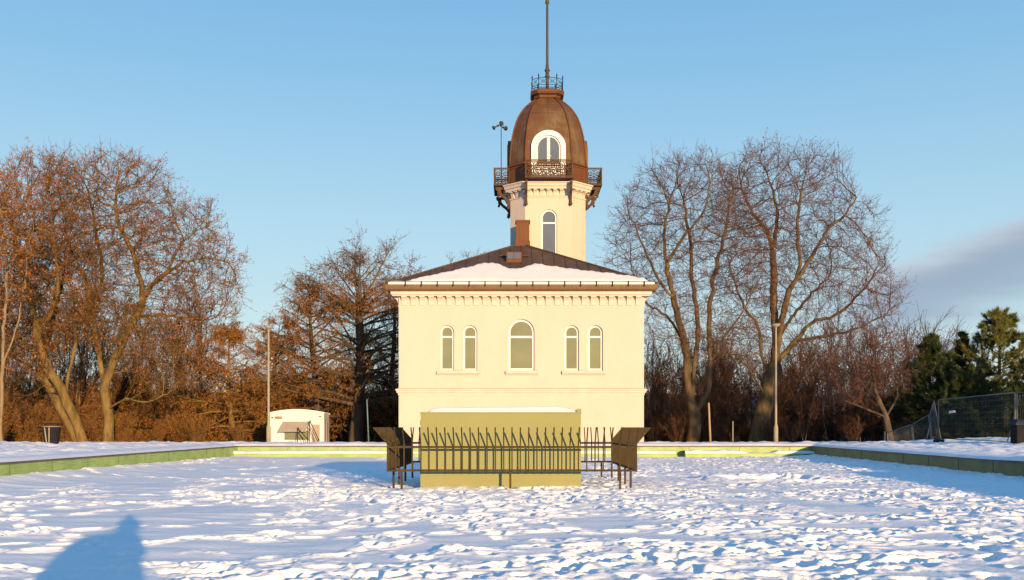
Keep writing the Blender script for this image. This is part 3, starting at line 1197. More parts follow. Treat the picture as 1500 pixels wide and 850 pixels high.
# drum and dome
m = MB()
m.loft([cs(2.36, 1.44, 16.26), cs(2.36, 1.44, 17.32), cs(2.44, 1.48, 17.36), cs(2.44, 1.48, 17.44), cs(2.32, 1.41, 17.50)])
for fi in range(8):                                       # raised frames of the drum panels
    a, b = Vector(cs(2.37, 1.445, 0)[fi]), Vector(cs(2.37, 1.445, 0)[(fi + 1) % 8])
    u = (b - a).normalized()
    nn = Vector((u.y, -u.x, 0))
    L = (b - a).length
    for z in (16.42, 17.26):
        m.bar(a + u * .1 + nn * .012 + Z_ * z, b - u * .1 + nn * .012 + Z_ * z, .03, .08, Z_)
m.build('drum', M_COPPER_O, house)
DOME = [(17.49, 2.31), (18.0, 2.29), (18.43, 2.255), (18.85, 2.215), (19.27, 2.15), (19.7, 2.06), (20.15, 1.93), (20.5, 1.80), (20.75, 1.67), (21.0, 1.52), (21.2, 1.375), (21.4, 1.20), (21.58, 1.02), (21.74, .84), (21.86, .70)]
m = MB()
m.loft([cs(w, w * .605, z) for z, w in DOME])
dome = m.build('dome', M_COPPER, house)
for k in range(8):
    pts = [cs(w + .02, (w + .02) * .605, z)[k] for z, w in DOME]
    mb = MB()
    mb.tube(pts, .055, 6)
    mb.build('rib', M_COPPER_O, dome)
m = MB()
for fi in range(8):
    pts = []
    for z, w in DOME[6 if fi == 0 else 0:]:
        r = cs(w + .004, w * .605, z)
        pts.append((Vector(r[fi]) + Vector(r[(fi + 1) % 8])) / 2)
    m.tube(pts, .018, 4)
for z, w in ((20.62, 1.745), (21.3, 1.295), (19.0, 2.195)):
    r = cs(w + .004, w * .605, z)
    if z > 20:
        m.tube(r, .012, 4, closed=True)
m.build('seam', M_COPPER, dome)
m = MB()
m.loft([cs(.72, .44, 21.84), cs(.80, .49, 21.90), cs(.82, .50, 22.02), cs(.98, .60, 22.08), cs(1.04, .63, 22.20), cs(1.04, .63, 22.30), cs(.96, .58, 22.36)])
lant = m.build('lantern_platform', M_COPPER_O, house)
m = MB()
rr = [Vector(p) for p in cs(.95, .56, 0)]
for k in range(8):
    a, b = rr[k], rr[(k + 1) % 8]
    m.tube([a + Z_ * 22.34, a + Z_ * 23.12], .028, 6)
    m.lathe([(.0, 23.1), (.045, 23.13), (.05, 23.18), (.03, 23.22), (.012, 23.32)], (a.x, a.y, 0), 6)
    for z in (22.46, 22.62, 23.04):
        m.bar(a + Z_ * z, b + Z_ * z, .025, .03)
    n_x = 2 if k % 2 == 0 else 1
    for j in range(n_x):
        p, q = a.lerp(b, j / n_x), a.lerp(b, (j + 1) / n_x)
        m.bar(p + Z_ * 22.64, q + Z_ * 23.02, .018, .018)
        m.bar(q + Z_ * 22.64, p + Z_ * 23.02, .018, .018)
        mid = (p + q) / 2
        m.tube([mid + Z_ * 22.83 + (q - p).normalized() * .09 * math.cos(t) + Z_ * .09 * math.sin(t) for t in np.linspace(0, 2 * math.pi, 9)[:-1]], .010, 4, closed=True)
m.build('lantern_railing', M_DARK, lant)
m = MB()
m.lathe([(.20, 22.34), (.17, 22.5), (.10, 22.62), (.095, 23.35), (.13, 23.4), (.17, 23.44), (.13, 23.5), (.11, 23.56), (.12, 23.72), (.17, 23.78), (.18, 23.84), (.11, 23.92),
         (.10, 24.1), (.082, 24.25), (.07, 27.95), (.12, 28.0), (.13, 28.12), (.10, 28.25), (.06, 28.3), (.045, 31.0), (.09, 31.05), (.11, 31.15), (.08, 31.25), (.01, 31.3)], (TX + .01, TY, 0), 12)
m.build('flagpole', mat('dark_bronze_pole', (.045, .042, .032), (.07, .055, .035), 3, .7, spec=.15), house)


def rotz(k):
    return Matrix.Translation((TX, TY, 0)) @ Matrix.Rotation(k * math.pi / 2, 4, 'Z') @ Matrix.Translation((-TX, -TY, 0))


def dormer(k):
    M4 = rotz(k)
    w, zt, zb = 1.04, 19.36, 16.40
    y0 = TY - 2.40
    o = (0, y0, 0)
    m = MB()
    m.prism([arch_loop(TX, zb, zt - .03, w - .03)], o, X_, Z_, Y_, .24, 1.5)
    d = m.move(M4).build('dormer', M_COPPER, house)
    m = MB()
    m.prism([arch_loop(TX, zb, zt, w, 24), arch_loop(TX, zb + .003, zt - .30, w - .30, 24)], o, X_, Z_, Y_, -.06, .26)
    m.prism([arch_loop(TX, zb, zt - .22, w - .22, 24), arch_loop(TX, zb + .003, zt - .305, w - .305, 24)], o, X_, Z_, Y_, -.10, -.062)
    m.move(M4).build('surround', M_WHITE if k == 0 else M_GUTTER, d)
    m = MB()
    k_ = w - .40
    zc = zt - w
    half = [(TX + .09, 17.5), (TX + k_, 17.5)] + [(TX + k_ * math.cos(a), zc + k_ * math.sin(a)) for a in np.linspace(0, math.acos(.09 / k_), 12)]
    other = [(2 * TX - x, z) for x, z in reversed(half)]
    m.prism([arch_loop(TX, zb + .004, zt - .302, w - .302), half, other], o, X_, Z_, Y_, .02, .10)
    m.bar((TX - .012, y0 - .01, 17.5), (TX - .012, y0 - .01, zt - .42), .03, .03)
    m.bar((TX - .03, y0 - .04, 17.78), (TX + .16, y0 - .05, 17.80), .03, .03)
    m.move(M4).build('door_frame', M_WHITE, d)
    m = MB()
    m.prism([arch_loop(TX, zb + .01, zt - .31, w - .31)], o, X_, Z_, Y_, .06, .08)
    m.move(M4).build('pane', M_GLASS_D, d)


def balcony(k):
    M4 = rotz(k)
    y0 = TY - 3.28
    y1 = TY - 2.37
    c = 1.38
    zb, zt = 16.36, 17.36
    m = MB()
    m.box(TX - c - .05, TX + c + .05, y0 - .05, y1, zb - .06, zb - .003)
    m.box(TX - c - .02, TX + c + .02, y0 - .02, y1, zb - .10, zb - .062)
    b = m.move(M4).build('balcony', M_IRON, house)
    m = MB()

    def panel(p, q):
        p, q = Vector(p), Vector(q)
        u = (q - p).normalized()
        L = (q - p).length
        m.bar(p + Z_ * (zt - .03), q + Z_ * (zt - .03), .09, .06)
        m.bar(p + Z_ * (zt - .12), q + Z_ * (zt - .12), .04, .03)
        m.bar(p + Z_ * (zb + .05), q + Z_ * (zb + .05), .05, .05)
        m.bar(p + Z_ * (zb + .14), q + Z_ * (zb + .14), .03, .03)
        n = max(2, round(L / .47))
        r = L / n / 2
        for i in range(n):
            ce = p + u * (i + .5) * L / n
            for zc_, rad in ((zt - .15 - r * .95, r * 1.12), (zb + .16 + r * .75, r * .95)):
                for ra, tr in ((rad, .021), (rad * .48, .026)):
                    m.tube([ce + u * ra * math.cos(t) + Z_ * (zc_ + ra * math.sin(t)) for t in np.linspace(0, 2 * math.pi, 13)[:-1]], tr, 4, closed=True)
                for t in (0, math.pi / 2):
                    dv = u * math.cos(t) + Z_ * math.sin(t)
                    m.bar(ce + Z_ * zc_ - dv * rad * .5, ce + Z_ * zc_ + dv * rad * .5, .025, .03, u.cross(dv))
        for i in range(n + 1):
            ce = p + u * i * L / n
            m.bar(ce + Z_ * (zb + .05), ce + Z_ * (zt - .12), .022, .022)
    A, B = Vector((TX - c, y0, 0)), Vector((TX + c, y0, 0))
    A2, B2 = Vector((TX - c, y1, 0)), Vector((TX + c, y1, 0))
    panel(A, B)
    panel(A2, A)
    panel(B, B2)
    for p in (A, B, A2, B2):
        m.bar(p + Z_ * (zb - .0), p + Z_ * zt, .085, .085)
    m.move(M4).build('railing', M_IRON, b)
    prof = [(0, 14.98), (.10, 14.98), (.14, 15.14), (.22, 15.30), (.34, 15.42), (.50, 15.54), (.62, 15.66), (.74, 15.70), (.80, 15.80), (.78, 15.9), (.90, 16.02), (.92, 16.178), (0, 16.178)]
    hole = [(.10, 15.42), (.28, 15.58), (.46, 15.72), (.56, 15.86), (.58, 16.02), (.12, 16.02)]
    for s in (-1, 1):
        mb = MB()
        mb.prism([prof, hole], (TX + s * (c - .04) - .065, TY - TW - .002, 0), -Y_, Z_, X_, 0, .13)
        mb.lathe([(.02, 14.80), (.09, 14.86), (.11, 14.95), (.07, 15.03), (.10, 15.08), (.05, 15.12)], (TX + s * (c - .04), TY - TW - .12, 0), 8)
        mb.lathe([(.02, 15.52), (.07, 15.56), (.08, 15.63), (.04, 15.70)], (TX + s * (c - .04), TY - TW - .74, 0), 8)
        mb.move(M4).build('bracket', M_IRON, b)


for k in (0, 1, 3):
    dormer(k)
    balcony(k)

# loudspeaker mast on the left balcony
mx_, my_ = -.66, 61.6
mast = thing('loudspeaker_mast', 'thin mast with three grey horn loudspeakers standing on the left tower balcony', 'loudspeaker mast', (mx_, my_, 16.36))
m = MB()
m.tube([(mx_, my_, 16.36), (mx_, my_, 20.32)], [.045, .035], 8)
m.bar((mx_ - .22, my_, 20.15), (mx_ + .18, my_, 20.15), .04, .04)
m.build('pole', M_STEEL, mast)
for dx, dz, dirv in ((-.30, 20.06, Vector((-.75, -.35, -.5))), (-.02, 20.16, Vector((.1, -.95, .1))), (.16, 19.98, Vector((.45, -.7, -.35)))):
    d = dirv.normalized()
    p = Vector((mx_ + dx, my_ - .03, dz))
    mb = MB()
    mb.tube([p - d * .16, p - d * .02, p + d * .02, p + d * .12, p + d * .2, p + d * .23], [.055, .06, .03, .06, .12, .145], 12)
    mb.build('horn', M_HORN, mast)

# ------------------------------------------------------------------ box with its spiked fence
BXA, BXB, BYA, BYB, BZ = -2.206, 1.663, 24.0, 28.2, 1.83
box = thing('equipment_box', 'large ochre-green chequer plate metal box with snow on top inside the spiked fence', 'metal box', ((BXA + BXB) / 2, BYA, 0))
m = MB()
m.box(BXA, BXB, BYA, BYB, -.25, BZ - .012)
m.box(BXA - .015, BXB + .015, BYA - .015, BYB + .015, BZ - .010, BZ + .02)
m.build('casing', M_TREAD, box)
for z in (.35, 1.53):
    MB().box(BXA - .012, BXA + .002, BYA + .05, BYA + .16, z, z + .12).build('hinge', M_FENCE, box)


def snow_slab():
    x0, x1, y0, y1 = BXA + .17, BXB - .03, BYA + .03, BYB - .1
    nx, ny = 90, 60
    us, vs = np.linspace(0, 1, nx), np.linspace(0, 1, ny)
    U, V = np.meshgrid(us, vs)
    X = x0 + (x1 - x0) * U
    Y = y0 + (y1 - y0) * V
    eu = np.minimum(np.minimum(U * (x1 - x0) / .30, 1), 1) ** .45 * np.minimum((1 - U) * (x1 - x0) / .55, 1) ** .55
    ev = np.minimum(V * (y1 - y0) / .10, 1) ** .5 * np.minimum((1 - V) * (y1 - y0) / .2, 1) ** .5
    Z = BZ + .02 + (.115 + .03 * perlin(X * .6, Y * .6, 70) + .012 * U) * eu * ev + .006 * perlin(X * 5, Y * 5, 71)
    v = np.stack([X - (BXA + BXB) / 2, Y - BYA, Z], -1).reshape(-1, 3)
    i = np.arange((ny - 1) * (nx - 1))
    r, c = i // (nx - 1), i % (nx - 1)
    a = r * nx + c
    link('snow_cap', np_mesh('snow_cap', v, np.stack([a, a + 1, a + nx + 1, a + nx], -1), True), box, M_SNOW_SOFT)


snow_slab()
MB().box(BXB - .10, BXB + .005, BYA - .02, BYA + .08, BZ + .021, BZ + .10).build('lug', M_TREAD, box)

FX, FYA, FYB = 2.92, 23.34, 29.2
fence = thing('spiked_fence', 'olive-brown metal fence with outward bent spikes surrounding the ochre box', 'fence', (0, (FYA + FYB) / 2, 0))


def fence_panel(p, q, out, legs):
    p, q, out = Vector(p), Vector(q), Vector(out)
    u = (q - p).normalized()
    L = (q - p).length
    m = MB()
    n = int(round(L / .192))
    for i in range(n + 1):
        b = p + u * L * i / n
        m.bar(b + Z_ * .44, b + Z_ * 1.10, .030, .028, out)
        e = b + Z_ * 1.10
        tip = b + out * .33 + Z_ * 1.475
        d = (tip - e).normalized()
        m.bar(e - d * .008, tip, .030, .028, out)
    po = m.build('panel', M_FENCE, fence)
    for z in (1.02, .47):
        mb = MB()
        mb.bar(p - u * .02 - out * .02 + Z_ * z, q + u * .02 - out * .02 + Z_ * z, .028, .05)
        mb.build('rail', M_FENCE, po)
    for t in legs:
        b = p + u * t - out * .03
        mb = MB()
        mb.bar(b + Z_ * -.2, b + Z_ * .46, .05, .05, out)
        mb.build('leg', M_FENCE, po)


fence_panel((-FX, FYA, 0), (FX, FYA, 0), (0, -1, 0), (.33, 2.88, 5.46))
fence_panel((-FX, FYB, 0), (-FX, FYA, 0), (-1, 0, 0), (.3, 2.2, 3.7, 4.9))
fence_panel((FX, FYA, 0), (FX, FYB, 0), (1, 0, 0), (.9, 2.1, 3.7, 5.5))
fence_panel((FX, FYB, 0), (-FX, FYB, 0), (0, 1, 0), (.3, 2.9, 5.5))

# ------------------------------------------------------------------ site caravan
cz = 52.0 + 3.2
s = cz / F
van = thing('site_caravan', 'white site caravan with beige window awning and black stair rails beside the left lamp post', 'caravan', ((434 - 750) * s, cz, .25))


def vx(px):
    return (px - 750) * s


def vz(py):
    return EYE + (HOR - py) * s


x0, x1 = vx(395.5), vx(474.5)
roofp = [(x0, .35), (x1, .35), (x1, vz(604.5))] + [(x1 + (x0 - x1) * t, vz(604.5) + .16 * math.sin(math.pi * t) ** .8) for t in np.linspace(.08, .92, 12)] + [(x0, vz(604.5))]
m = MB()
k = Vector((-.11, 1, 0)).normalized()
m.prism([roofp], (0, cz, 0), X_, Z_, k, 0, 4.0)
m.build('body', M_CARAVAN, van)
rl = [(x0 - .03, vz(606.5)), (x1 + .03, vz(606.5)), (x1 + .03, vz(604.3))] + [(x1 + (x0 - x1) * t, vz(604.3) + .18 * math.sin(math.pi * t) ** .8) for t in np.linspace(.04, .96, 14)] + [(x0 - .03, vz(604.3))]
ri = [(x0 + .03, vz(605.8)), (x1 - .03, vz(605.8))] + [(x1 - .03 + (x0 - x1 + .06) * t, vz(604.3) - .06 + .17 * math.sin(math.pi * t) ** .8) for t in np.linspace(0, 1, 14)]
m = MB()
m.prism([rl], (0, cz, 0), X_, Z_, k, -.05, -.003)
m.prism([rl], (0, cz, 0), X_, Z_, k, 4.003, 4.05)
m.build('roof_trim', M_CARAVAN, van)
m = MB()
m.box(vx(417), vx(452.5), cz - .03, cz - .004, vz(644.5), vz(631))
wfr = m.build('window', M_STEEL, van)
MB().box(vx(418), vx(434.5), cz - .036, cz - .031, vz(643.8), vz(631.7)).build('pane', M_GLASS, wfr)
MB().box(vx(435.5), vx(451.5), cz - .036, cz - .031, vz(643.8), vz(631.7)).build('pane', M_GLASS, wfr)
m = MB()
y1, y2 = cz - .01, cz - .50
m.hexa([(vx(411), y2, vz(632)), (vx(451), y2, vz(632)), (vx(453.5), y1, vz(618.6)), (vx(414.5), y1, vz(618.6)),
        (vx(411), y2 - .01, vz(632) + .03), (vx(451), y2 - .01, vz(632) + .03), (vx(453.5), y1, vz(618.6) + .03), (vx(414.5), y1, vz(618.6) + .03)])
m.bar((vx(410.5), y2, vz(632)), (vx(451.5), y2, vz(632)), .03, .035)
for a, b in ((411.3, 414.5), (450.8, 453.3)):
    m.bar((vx(a), y2, vz(632)), (vx(b), y1, vz(631)), .02, .02)
m.build('awning', M_AWNING, van)
m = MB()
m.box(vx(457.5), vx(468.5), cz - .012, cz - .004, .4, vz(622))
m.build('door', M_AWNING, van)
m = MB()
m.box(vx(403), vx(413), cz - .02, cz - .004, vz(613.8), vz(610.2))
m.build('name_plate', M_COPING, van)
m = MB()
for i in range(5):
    m.box(vx(404 + i * 1.7), vx(405.1 + i * 1.7), cz - .024, cz - .021, vz(613), vz(611.2))
m.build('plate_mark', M_AWNING, van)
for px, py in ((399, 612), (469, 610.5)):
    MB().box(vx(px - 1.6), vx(px + 1.6), cz - .03, cz - .004, vz(py + .8), vz(py - .7)).build('marker_light', M_DARK, van)


def stair_rail(pxa, pya, pxb, pyb, yy):
    m = MB()
    a = Vector((vx(pxa), yy, vz(pya)))
    b = Vector((vx(pxb), yy - .7, .75))
    m.tube([a - Z_ * 1.35, a - Z_ * .05, a + Vector((.03, -.01, .02)), a.lerp(b, .1), b], .025, 6)
    m.tube([a - Z_ * .25, b - Z_ * .22], .018, 6)
    m.tube([a.lerp(b, .9), a.lerp(b, .9) - Z_ * .9], .022, 6)
    m.build('stair_rail', M_DARK, van)


stair_rail(439, 627, 459, 652, cz - .55)
stair_rail(456.5, 616.5, 474, 652, cz - .55)
m = MB()
for a_, b_, h_ in ((.35, 1.25, 1.9), (1.9, 2.9, 1.75)):
    m = MB()
    m.bar((x1 - .11 * a_ + .012, cz + a_, (h_ + .45) / 2), (x1 - .11 * b_ + .012, cz + b_, (h_ + .45) / 2), .02, h_ - .45)
    m.build('side_panel', M_AWNING, van)
for px in (412, 458):
    mb = MB()
    mb.tube([(vx(px) - .1, cz + 2.5, .33), (vx(px) + .1, cz + 2.5, .33)], .32, 16)
    mb.build('wheel', M_BLACK, van)


# ------------------------------------------------------------------ posts, bins, site fence
def lamp_post(px, Y, ytop, label, tilt):
    b = P(px, 650, Y)
    zt = EYE + (HOR - ytop) * Y / F
    t = thing('lamp_post', label, 'lamp post', (b.x, Y, float(ground_z(b.x, Y)) - .1), 'park lamp posts')
    zb = t.location.z
    m = MB()
    m.lathe([(.115, zb - .1), (.115, 1.42), (.10, 1.5), (.062, 1.62), (.048, zt - .22), (.06, zt - .2), (.06, zt - .1)], (b.x, Y, 0), 12)
    m.build('pole', M_POST, t)
    m = MB()
    m.lathe([(.05, -.14), (.12, -.10), (.22, -.02), (.23, .02), (.18, .05), (.02, .08)], (0, 0, 0), 14)
    m.move(Matrix.Translation((b.x, Y, zt)) @ Matrix.Rotation(tilt, 4, 'Y')).build('lamp_head', M_POST, t)


lamp_post(393.5, 50.6, 479, 'tall slim park lamp post standing left of the white caravan', R(8))
lamp_post(1136.5, 50.8, 476, 'tall slim park lamp post standing before the big bare tree on the right', R(-3))


def post(name, px, Y, ytop, r, mt, label, cat, lean=0.0):
    b = P(px, 650, Y)
    zb = float(ground_z(b.x, Y))
    zt = EYE + (HOR - ytop) * Y / F
    m = MB()
    m.tube([(b.x, Y, zb - .3), (b.x + lean, Y, zt - .02), (b.x + lean, Y, zt)], [r, r * .85, r * .5], 8)
    o = m.build(name, mt)
    tag(o, label, cat)


post('metal_post', 540.5, 58.5, 585, .045, mat('blue_grey_post', (.10, .17, .20), (.08, .13, .16), 5, .5), 'thin blue-grey post leaning slightly in the shade left of the house', 'post', -.12)
post('wooden_stake', 1041, 50.0, 590, .055, M_WOOD, 'pale wooden stake beside the forked tree right of the house', 'stake', -.10)
post('metal_post', 1073.5, 50.4, 617, .03, M_POST, 'short thin pale post between the two big bare trees', 'post')
post('wooden_stake', 1296, 50.0, 632, .05, M_WOOD, 'short wooden stake at the foot of the small dark-limbed tree', 'stake')
post('wooden_stake', 1260, 50.0, 641, .025, M_WOOD, 'tiny stake sticking out of the snow right of the lamp post', 'stake')


def litter_bin(px0, px1, ytop, Y, label):
    a, b = P(px0, 650, Y), P(px1, 650, Y)
    cx, w = (a.x + b.x) / 2, (b.x - a.x) / 2
    zb = float(ground_z(cx, Y))
    zt = EYE + (HOR - ytop) * Y / F
    t = thing('litter_bin', label, 'litter bin', (cx, Y, zb))
    h = zt - zb
    m = MB()
    m.lathe([(w * .70, zb - .1), (w * .72, zb + .04), (w * .97, zb + h * .80), (w * .98, zb + h * .82)], (cx, Y, 0), 20)
    m.build('bucket', M_BLACK, t)
    m = MB()
    m.lathe([(w * .99, zb + h * .822), (w * 1.01, zb + h * .83), (w * 1.01, zb + h * .85), (w * .9, zb + h * .852)], (cx, Y, 0), 20)
    m.build('rim', M_POST, t)
    m = MB()
    m.lathe([(w * .7, zb + h * .93), (w * .98, zb + h * .94), (w * .95, zb + h * .98), (w * .5, zb + h), (.02, zb + h)], (cx, Y, 0), 20)
    for s in (-.7, .7):
        m.bar((cx + s * w, Y, zb + h * .8), (cx + s * w, Y, zb + h * .96), .03, .03)
    m.build('lid', M_BLACK, t)
    m = MB()
    for s in (-1, 1):
        m.bar((cx - .02 + s * .05, Y - w * .73, zb), (cx - .02 + s * .11, Y - w * .99, zb + h * .8), .05, .012, (0, 1, 0))
    m.build('strap', M_POST, t)


litter_bin(62, 89, 620, 47.6, 'black litter bin with two pale straps on the snow at the left edge')
cb = P(1488, 650, 40.6)
cgz = float(ground_z(cb.x + .7, 41.2))
t = thing('crate', 'large dark crate with a dark blue lid standing on snow at the right edge', 'crate', (cb.x + .7, 41.2, cgz))
m = MB()
m.box(cb.x + .05, cb.x + 1.5, 40.6, 41.15, cgz - .1, 1.56)
m.build('crate_body', M_BLACK, t)
m = MB()
m.box(cb.x - .02, cb.x + 1.57, 40.54, 41.2, 1.565, 1.61)
m.hexa([(cb.x - .02, 40.54, 1.612), (cb.x + 1.57, 40.54, 1.612), (cb.x + 1.57, 41.2, 1.612), (cb.x - .02, 41.2, 1.612),
        (cb.x + .12, 40.68, 1.80), (cb.x + 1.45, 40.68, 1.80), (cb.x + 1.45, 41.1, 1.80), (cb.x + .12, 41.1, 1.80)])
m.build('crate_lid', mat('dark_blue_lid', (.02, .03, .045), (.03, .042, .06), 5, .75, spec=.15), t)


def site_fence(pts, label, lean_bar=False):
    """one temporary mesh panel; pts = foot and head of the first post, foot and head of the second"""
    a0, a1, b0, b1 = [Vector(p) for p in pts]
    t = thing('site_fence_panel', label, 'fence panel', a0, 'temporary mesh fence panels')
    m = MB()
    m.tube([a0, a1], .024, 6)
    m.tube([b0, b1], .024, 6)
    m.tube([a1, b1], .024, 6)
    m.tube([a0.lerp(a1, .06), b0.lerp(b1, .06)], .02, 6)
    m.build('frame', M_STEEL, t)
    m = MB()
    n = max(6, int((b0 - a0).length / .085))
    for i in range(1, n):
        f = i / n
        m.tube([a0.lerp(b0, f).lerp(a1.lerp(b1, f), .06), a1.lerp(b1, f)], .0038, 3)
    for j in range(1, 8):
        f = .06 + .94 * j / 8
        m.tube([a0.lerp(a1, f), b0.lerp(b1, f)], .0038, 3)
    m.build('mesh_infill', M_STEEL, t)
    m = MB()
    f = a0
    m.box(f.x - .12, f.x + .12, f.y - .35, f.y + .35, f.z - .08, f.z + .06)
    m.build('foot_block', M_BLACK, t)
    if lean_bar:
        m = MB()
        m.tube([b0.lerp(b1, .95) + Vector((.25, .05, 0)), b0 + Vector((-.05, .6, .1))], .022, 6)
        m.build('stay', M_STEEL, t)
    return t


A0, A1 = P(1375, 646, 47.0), P(1374.5, 586, 47.0)
B0, B1 = P(1487, 652, 42.5), P(1486.5, 575, 42.5)
site_fence((A0, A1, B0, B1), 'upright mesh fence panel with a small white notice at the right edge', True)
C0, C1 = P(1600, 660, 39.5), P(1600, 571, 39.5)
site_fence((B0 + Vector((.08, 0, 0)), B1 + Vector((.08, 0, 0)), C0, C1), 'mesh fence panel running out of the picture behind the dark crate')
D0, D1 = P(1379, 648, 48.2), P(1368, 587, 48.2)
E0, E1 = P(1366, 650, 49.6), P(1361.5, 608, 49.6)
site_fence((D0, D1, E0, E1), 'mesh fence panel turned nearly edge-on, leaning against the upright panel')
G0, G1 = P(1339, 652, 51.0), P(1336, 622, 51.0)
site_fence((E0 + Vector((-.05, 0, 0)), E1 + Vector((-.05, .02, 0)), G0, G1), 'sagging mesh fence panel sloping downhill beside the dark pine')
H0, H1 = P(1300, 656, 55.0), P(1300, 634, 55.0)
site_fence((G0 + Vector((-.05, 0, 0)), G1 + Vector((-.05, .02, 0)), H0, H1), 'lowest mesh fence panel disappearing downhill by the small dark-limbed tree')
m = MB()
q = P(1361, 609, 49.4)
m.bar(P(1356, 648, 49.4), P(1362, 624, 49.4), .06, .05)
m.bar(P(1350, 652, 49.3), P(1370, 640, 49.0), .05, .05)
tag(m.build('support_strut', M_STEEL), 'grey tubular struts propping the leaning mesh panels', 'strut')
n0 = P(1394, 603.5, 46.2)
m = MB()
m.hexa([(n0.x - .14, n0.y - .02, n0.z - .07), (n0.x + .13, n0.y - .10, n0.z - .04), (n0.x + .13, n0.y - .09, n0.z - .04), (n0.x - .14, n0.y - .01, n0.z - .07),
        (n0.x - .14, n0.y - .02, n0.z + .04), (n0.x + .13, n0.y - .10, n0.z + .07), (n0.x + .13, n0.y - .09, n0.z + .07), (n0.x - .14, n0.y - .01, n0.z + .04)])
tag(m.build('notice_plate', M_WHITE), 'small white plate hanging slightly tilted on the mesh fence', 'notice')

# ------------------------------------------------------------------ trees
M_BARK_L = mat('golden_lichen_bark', (.19, .135, .052), (.085, .056, .024), 3, .95, spec=.06, bump=1.0, bscale=9, stretch=(1, 1, .35))
M_BARK_R = mat('grey_brown_bark', (.135, .098, .052), (.055, .040, .025), 3, .95, spec=.06, bump=1.0, bscale=9, stretch=(1, 1, .35))
M_BARK_D = mat('dark_bark', (.055, .042, .032), (.10, .075, .055), 3, .9, spec=.15, bump=.5, bscale=9, stretch=(1, 1, .35))
M_BIRCH = mat('pale_birch_bark', (.20, .155, .095), (.085, .065, .045), 5, .9, spec=.2, stretch=(1, 1, .6), lo=.48, hi=.68)
M_TWIG_L = mat('brown_twigs', (.17, .098, .036), (.10, .055, .024), 2, .9, spec=.1)
M_TWIG_R = mat('purple_brown_twigs', (.145, .078, .054), (.095, .052, .038), 2, .9, spec=.1)
M_TWIG_D = mat('red_brown_twigs', (.085, .046, .030), (.055, .031, .022), 2, .9, spec=.1)
M_LEAF_RUST = leaf_mat('rust_leaves', (.16, .048, .013), (.34, .130, .022), .35)
M_LEAF_RED = leaf_mat('dark_red_seed_clusters', (.105, .040, .034), (.17, .065, .045), .4)
M_LEAF_ORANGE = leaf_mat('orange_larch_needles', (.17, .065, .012), (.32, .145, .026), .45)
M_LEAF_THICKET = leaf_mat('thicket_leaves', (.15, .050, .022), (.21, .080, .030), .3)
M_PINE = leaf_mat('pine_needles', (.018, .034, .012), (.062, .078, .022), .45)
M_PINE_SUNLIT = leaf_mat('sunlit_pine_needles', (.055, .080, .018), (.19, .18, .045), .45)  # lighter yellow-green copy for the tallest pine, sunlight put into the colour


def nrm(a):
    return a / np.maximum(np.linalg.norm(a, axis=-1, keepdims=True), 1e-9)


def seg_tubes(P0, P1, r0, r1, n, D0=None, D1=None):
    """one open tapered tube per segment; D0 and D1 orient the end rings so that joints close"""
    E = len(P0)
    D = nrm(P1 - P0)
    D0 = D if D0 is None else nrm(D0)
    D1 = D if D1 is None else nrm(D1)
    ref = np.where((np.abs(D[:, 2:3]) > .9), np.array([[1., 0, 0]]), np.array([[0, 0, 1.]]))

    def ring(p, d, r):
        x = nrm(np.cross(ref, d))
        y = np.cross(d, x)
        a = 2 * np.pi * np.arange(n) / n
        return p[:, None, :] + r[:, None, None] * (x[:, None, :] * np.cos(a)[None, :, None] + y[:, None, :] * np.sin(a)[None, :, None])
    v = np.concatenate([ring(P0, D0, r0), ring(P1, D1, r1)], 1).reshape(-1, 3)
    k = np.arange(n)
    q = np.stack([k, (k + 1) % n, n + (k + 1) % n, n + k], -1)
    q = (np.arange(E) * 2 * n)[:, None, None] + q[None]
    return v, q.reshape(-1, 4)


def twig_lines(g, base, d, length, segs, spread, up, wig):
    """random bending lines; base, d (N,3), length (N,) -> (N, segs+1, 3)"""
    N = len(base)
    d = nrm(nrm(d) + spread * g.normal(0, 1, (N, 3)))
    pts = [base]
    for s in range(segs):
        d = nrm(d + np.array([0, 0, up]) + wig * g.normal(0, 1, (N, 3)))
        pts.append(pts[-1] + d * (length / segs)[:, None])
    return np.stack(pts, 1)


def lines_tubes(Ls, r0, r1, n=3):
    N, S = Ls.shape[0], Ls.shape[1] - 1
    t = np.linspace(0, 1, S + 1)
    rr = r0[:, None] * (1 - t)[None, :] + r1[:, None] * t[None, :]
    return seg_tubes(Ls[:, :-1].reshape(-1, 3), Ls[:, 1:].reshape(-1, 3), rr[:, :-1].ravel(), rr[:, 1:].ravel(), n)


def quads_at(g, pos, size, wide=.55, axis=None):
    """small randomly turned leaf quads"""
    N = len(pos)
    a = nrm(g.normal(0, 1, (N, 3))) if axis is None else nrm(axis + .35 * g.normal(0, 1, (N, 3)))
    b = nrm(np.cross(a, g.normal(0, 1, (N, 3))))
    s = size * g.uniform(.6, 1.3, N)[:, None]
    a, b = a * s, b * s * wide
    v = np.stack([pos - b * .3, pos + a * .5 - b, pos + a * 1.2, pos + a * .5 + b], 1).reshape(-1, 3)
    q = np.arange(N * 4).reshape(-1, 4)
    return v, q


def join(parts):
    vs, qs, n = [], [], 0
    mi = []
    for v, q, m in parts:
        vs.append(v)
        qs.append(q + n)
        mi.append(np.full(len(q), m))
        n += len(v)
    return np.concatenate(vs), np.concatenate(qs), np.concatenate(mi)


def pick(g, Ls, lo, hi, k):
    """k points and directions on every line between fractions lo..hi"""
    N, S = Ls.shape[0], Ls.shape[1] - 1
    t = g.uniform(lo, hi, (N, k)) * S
    i = np.minimum(t.astype(int), S - 1)
    f = (t - i)[..., None]
    r = np.arange(N)[:, None]
    a, b = Ls[r, i], Ls[r, i + 1]
    return (a + (b - a) * f).reshape(-1, 3), nrm(b - a).reshape(-1, 3)


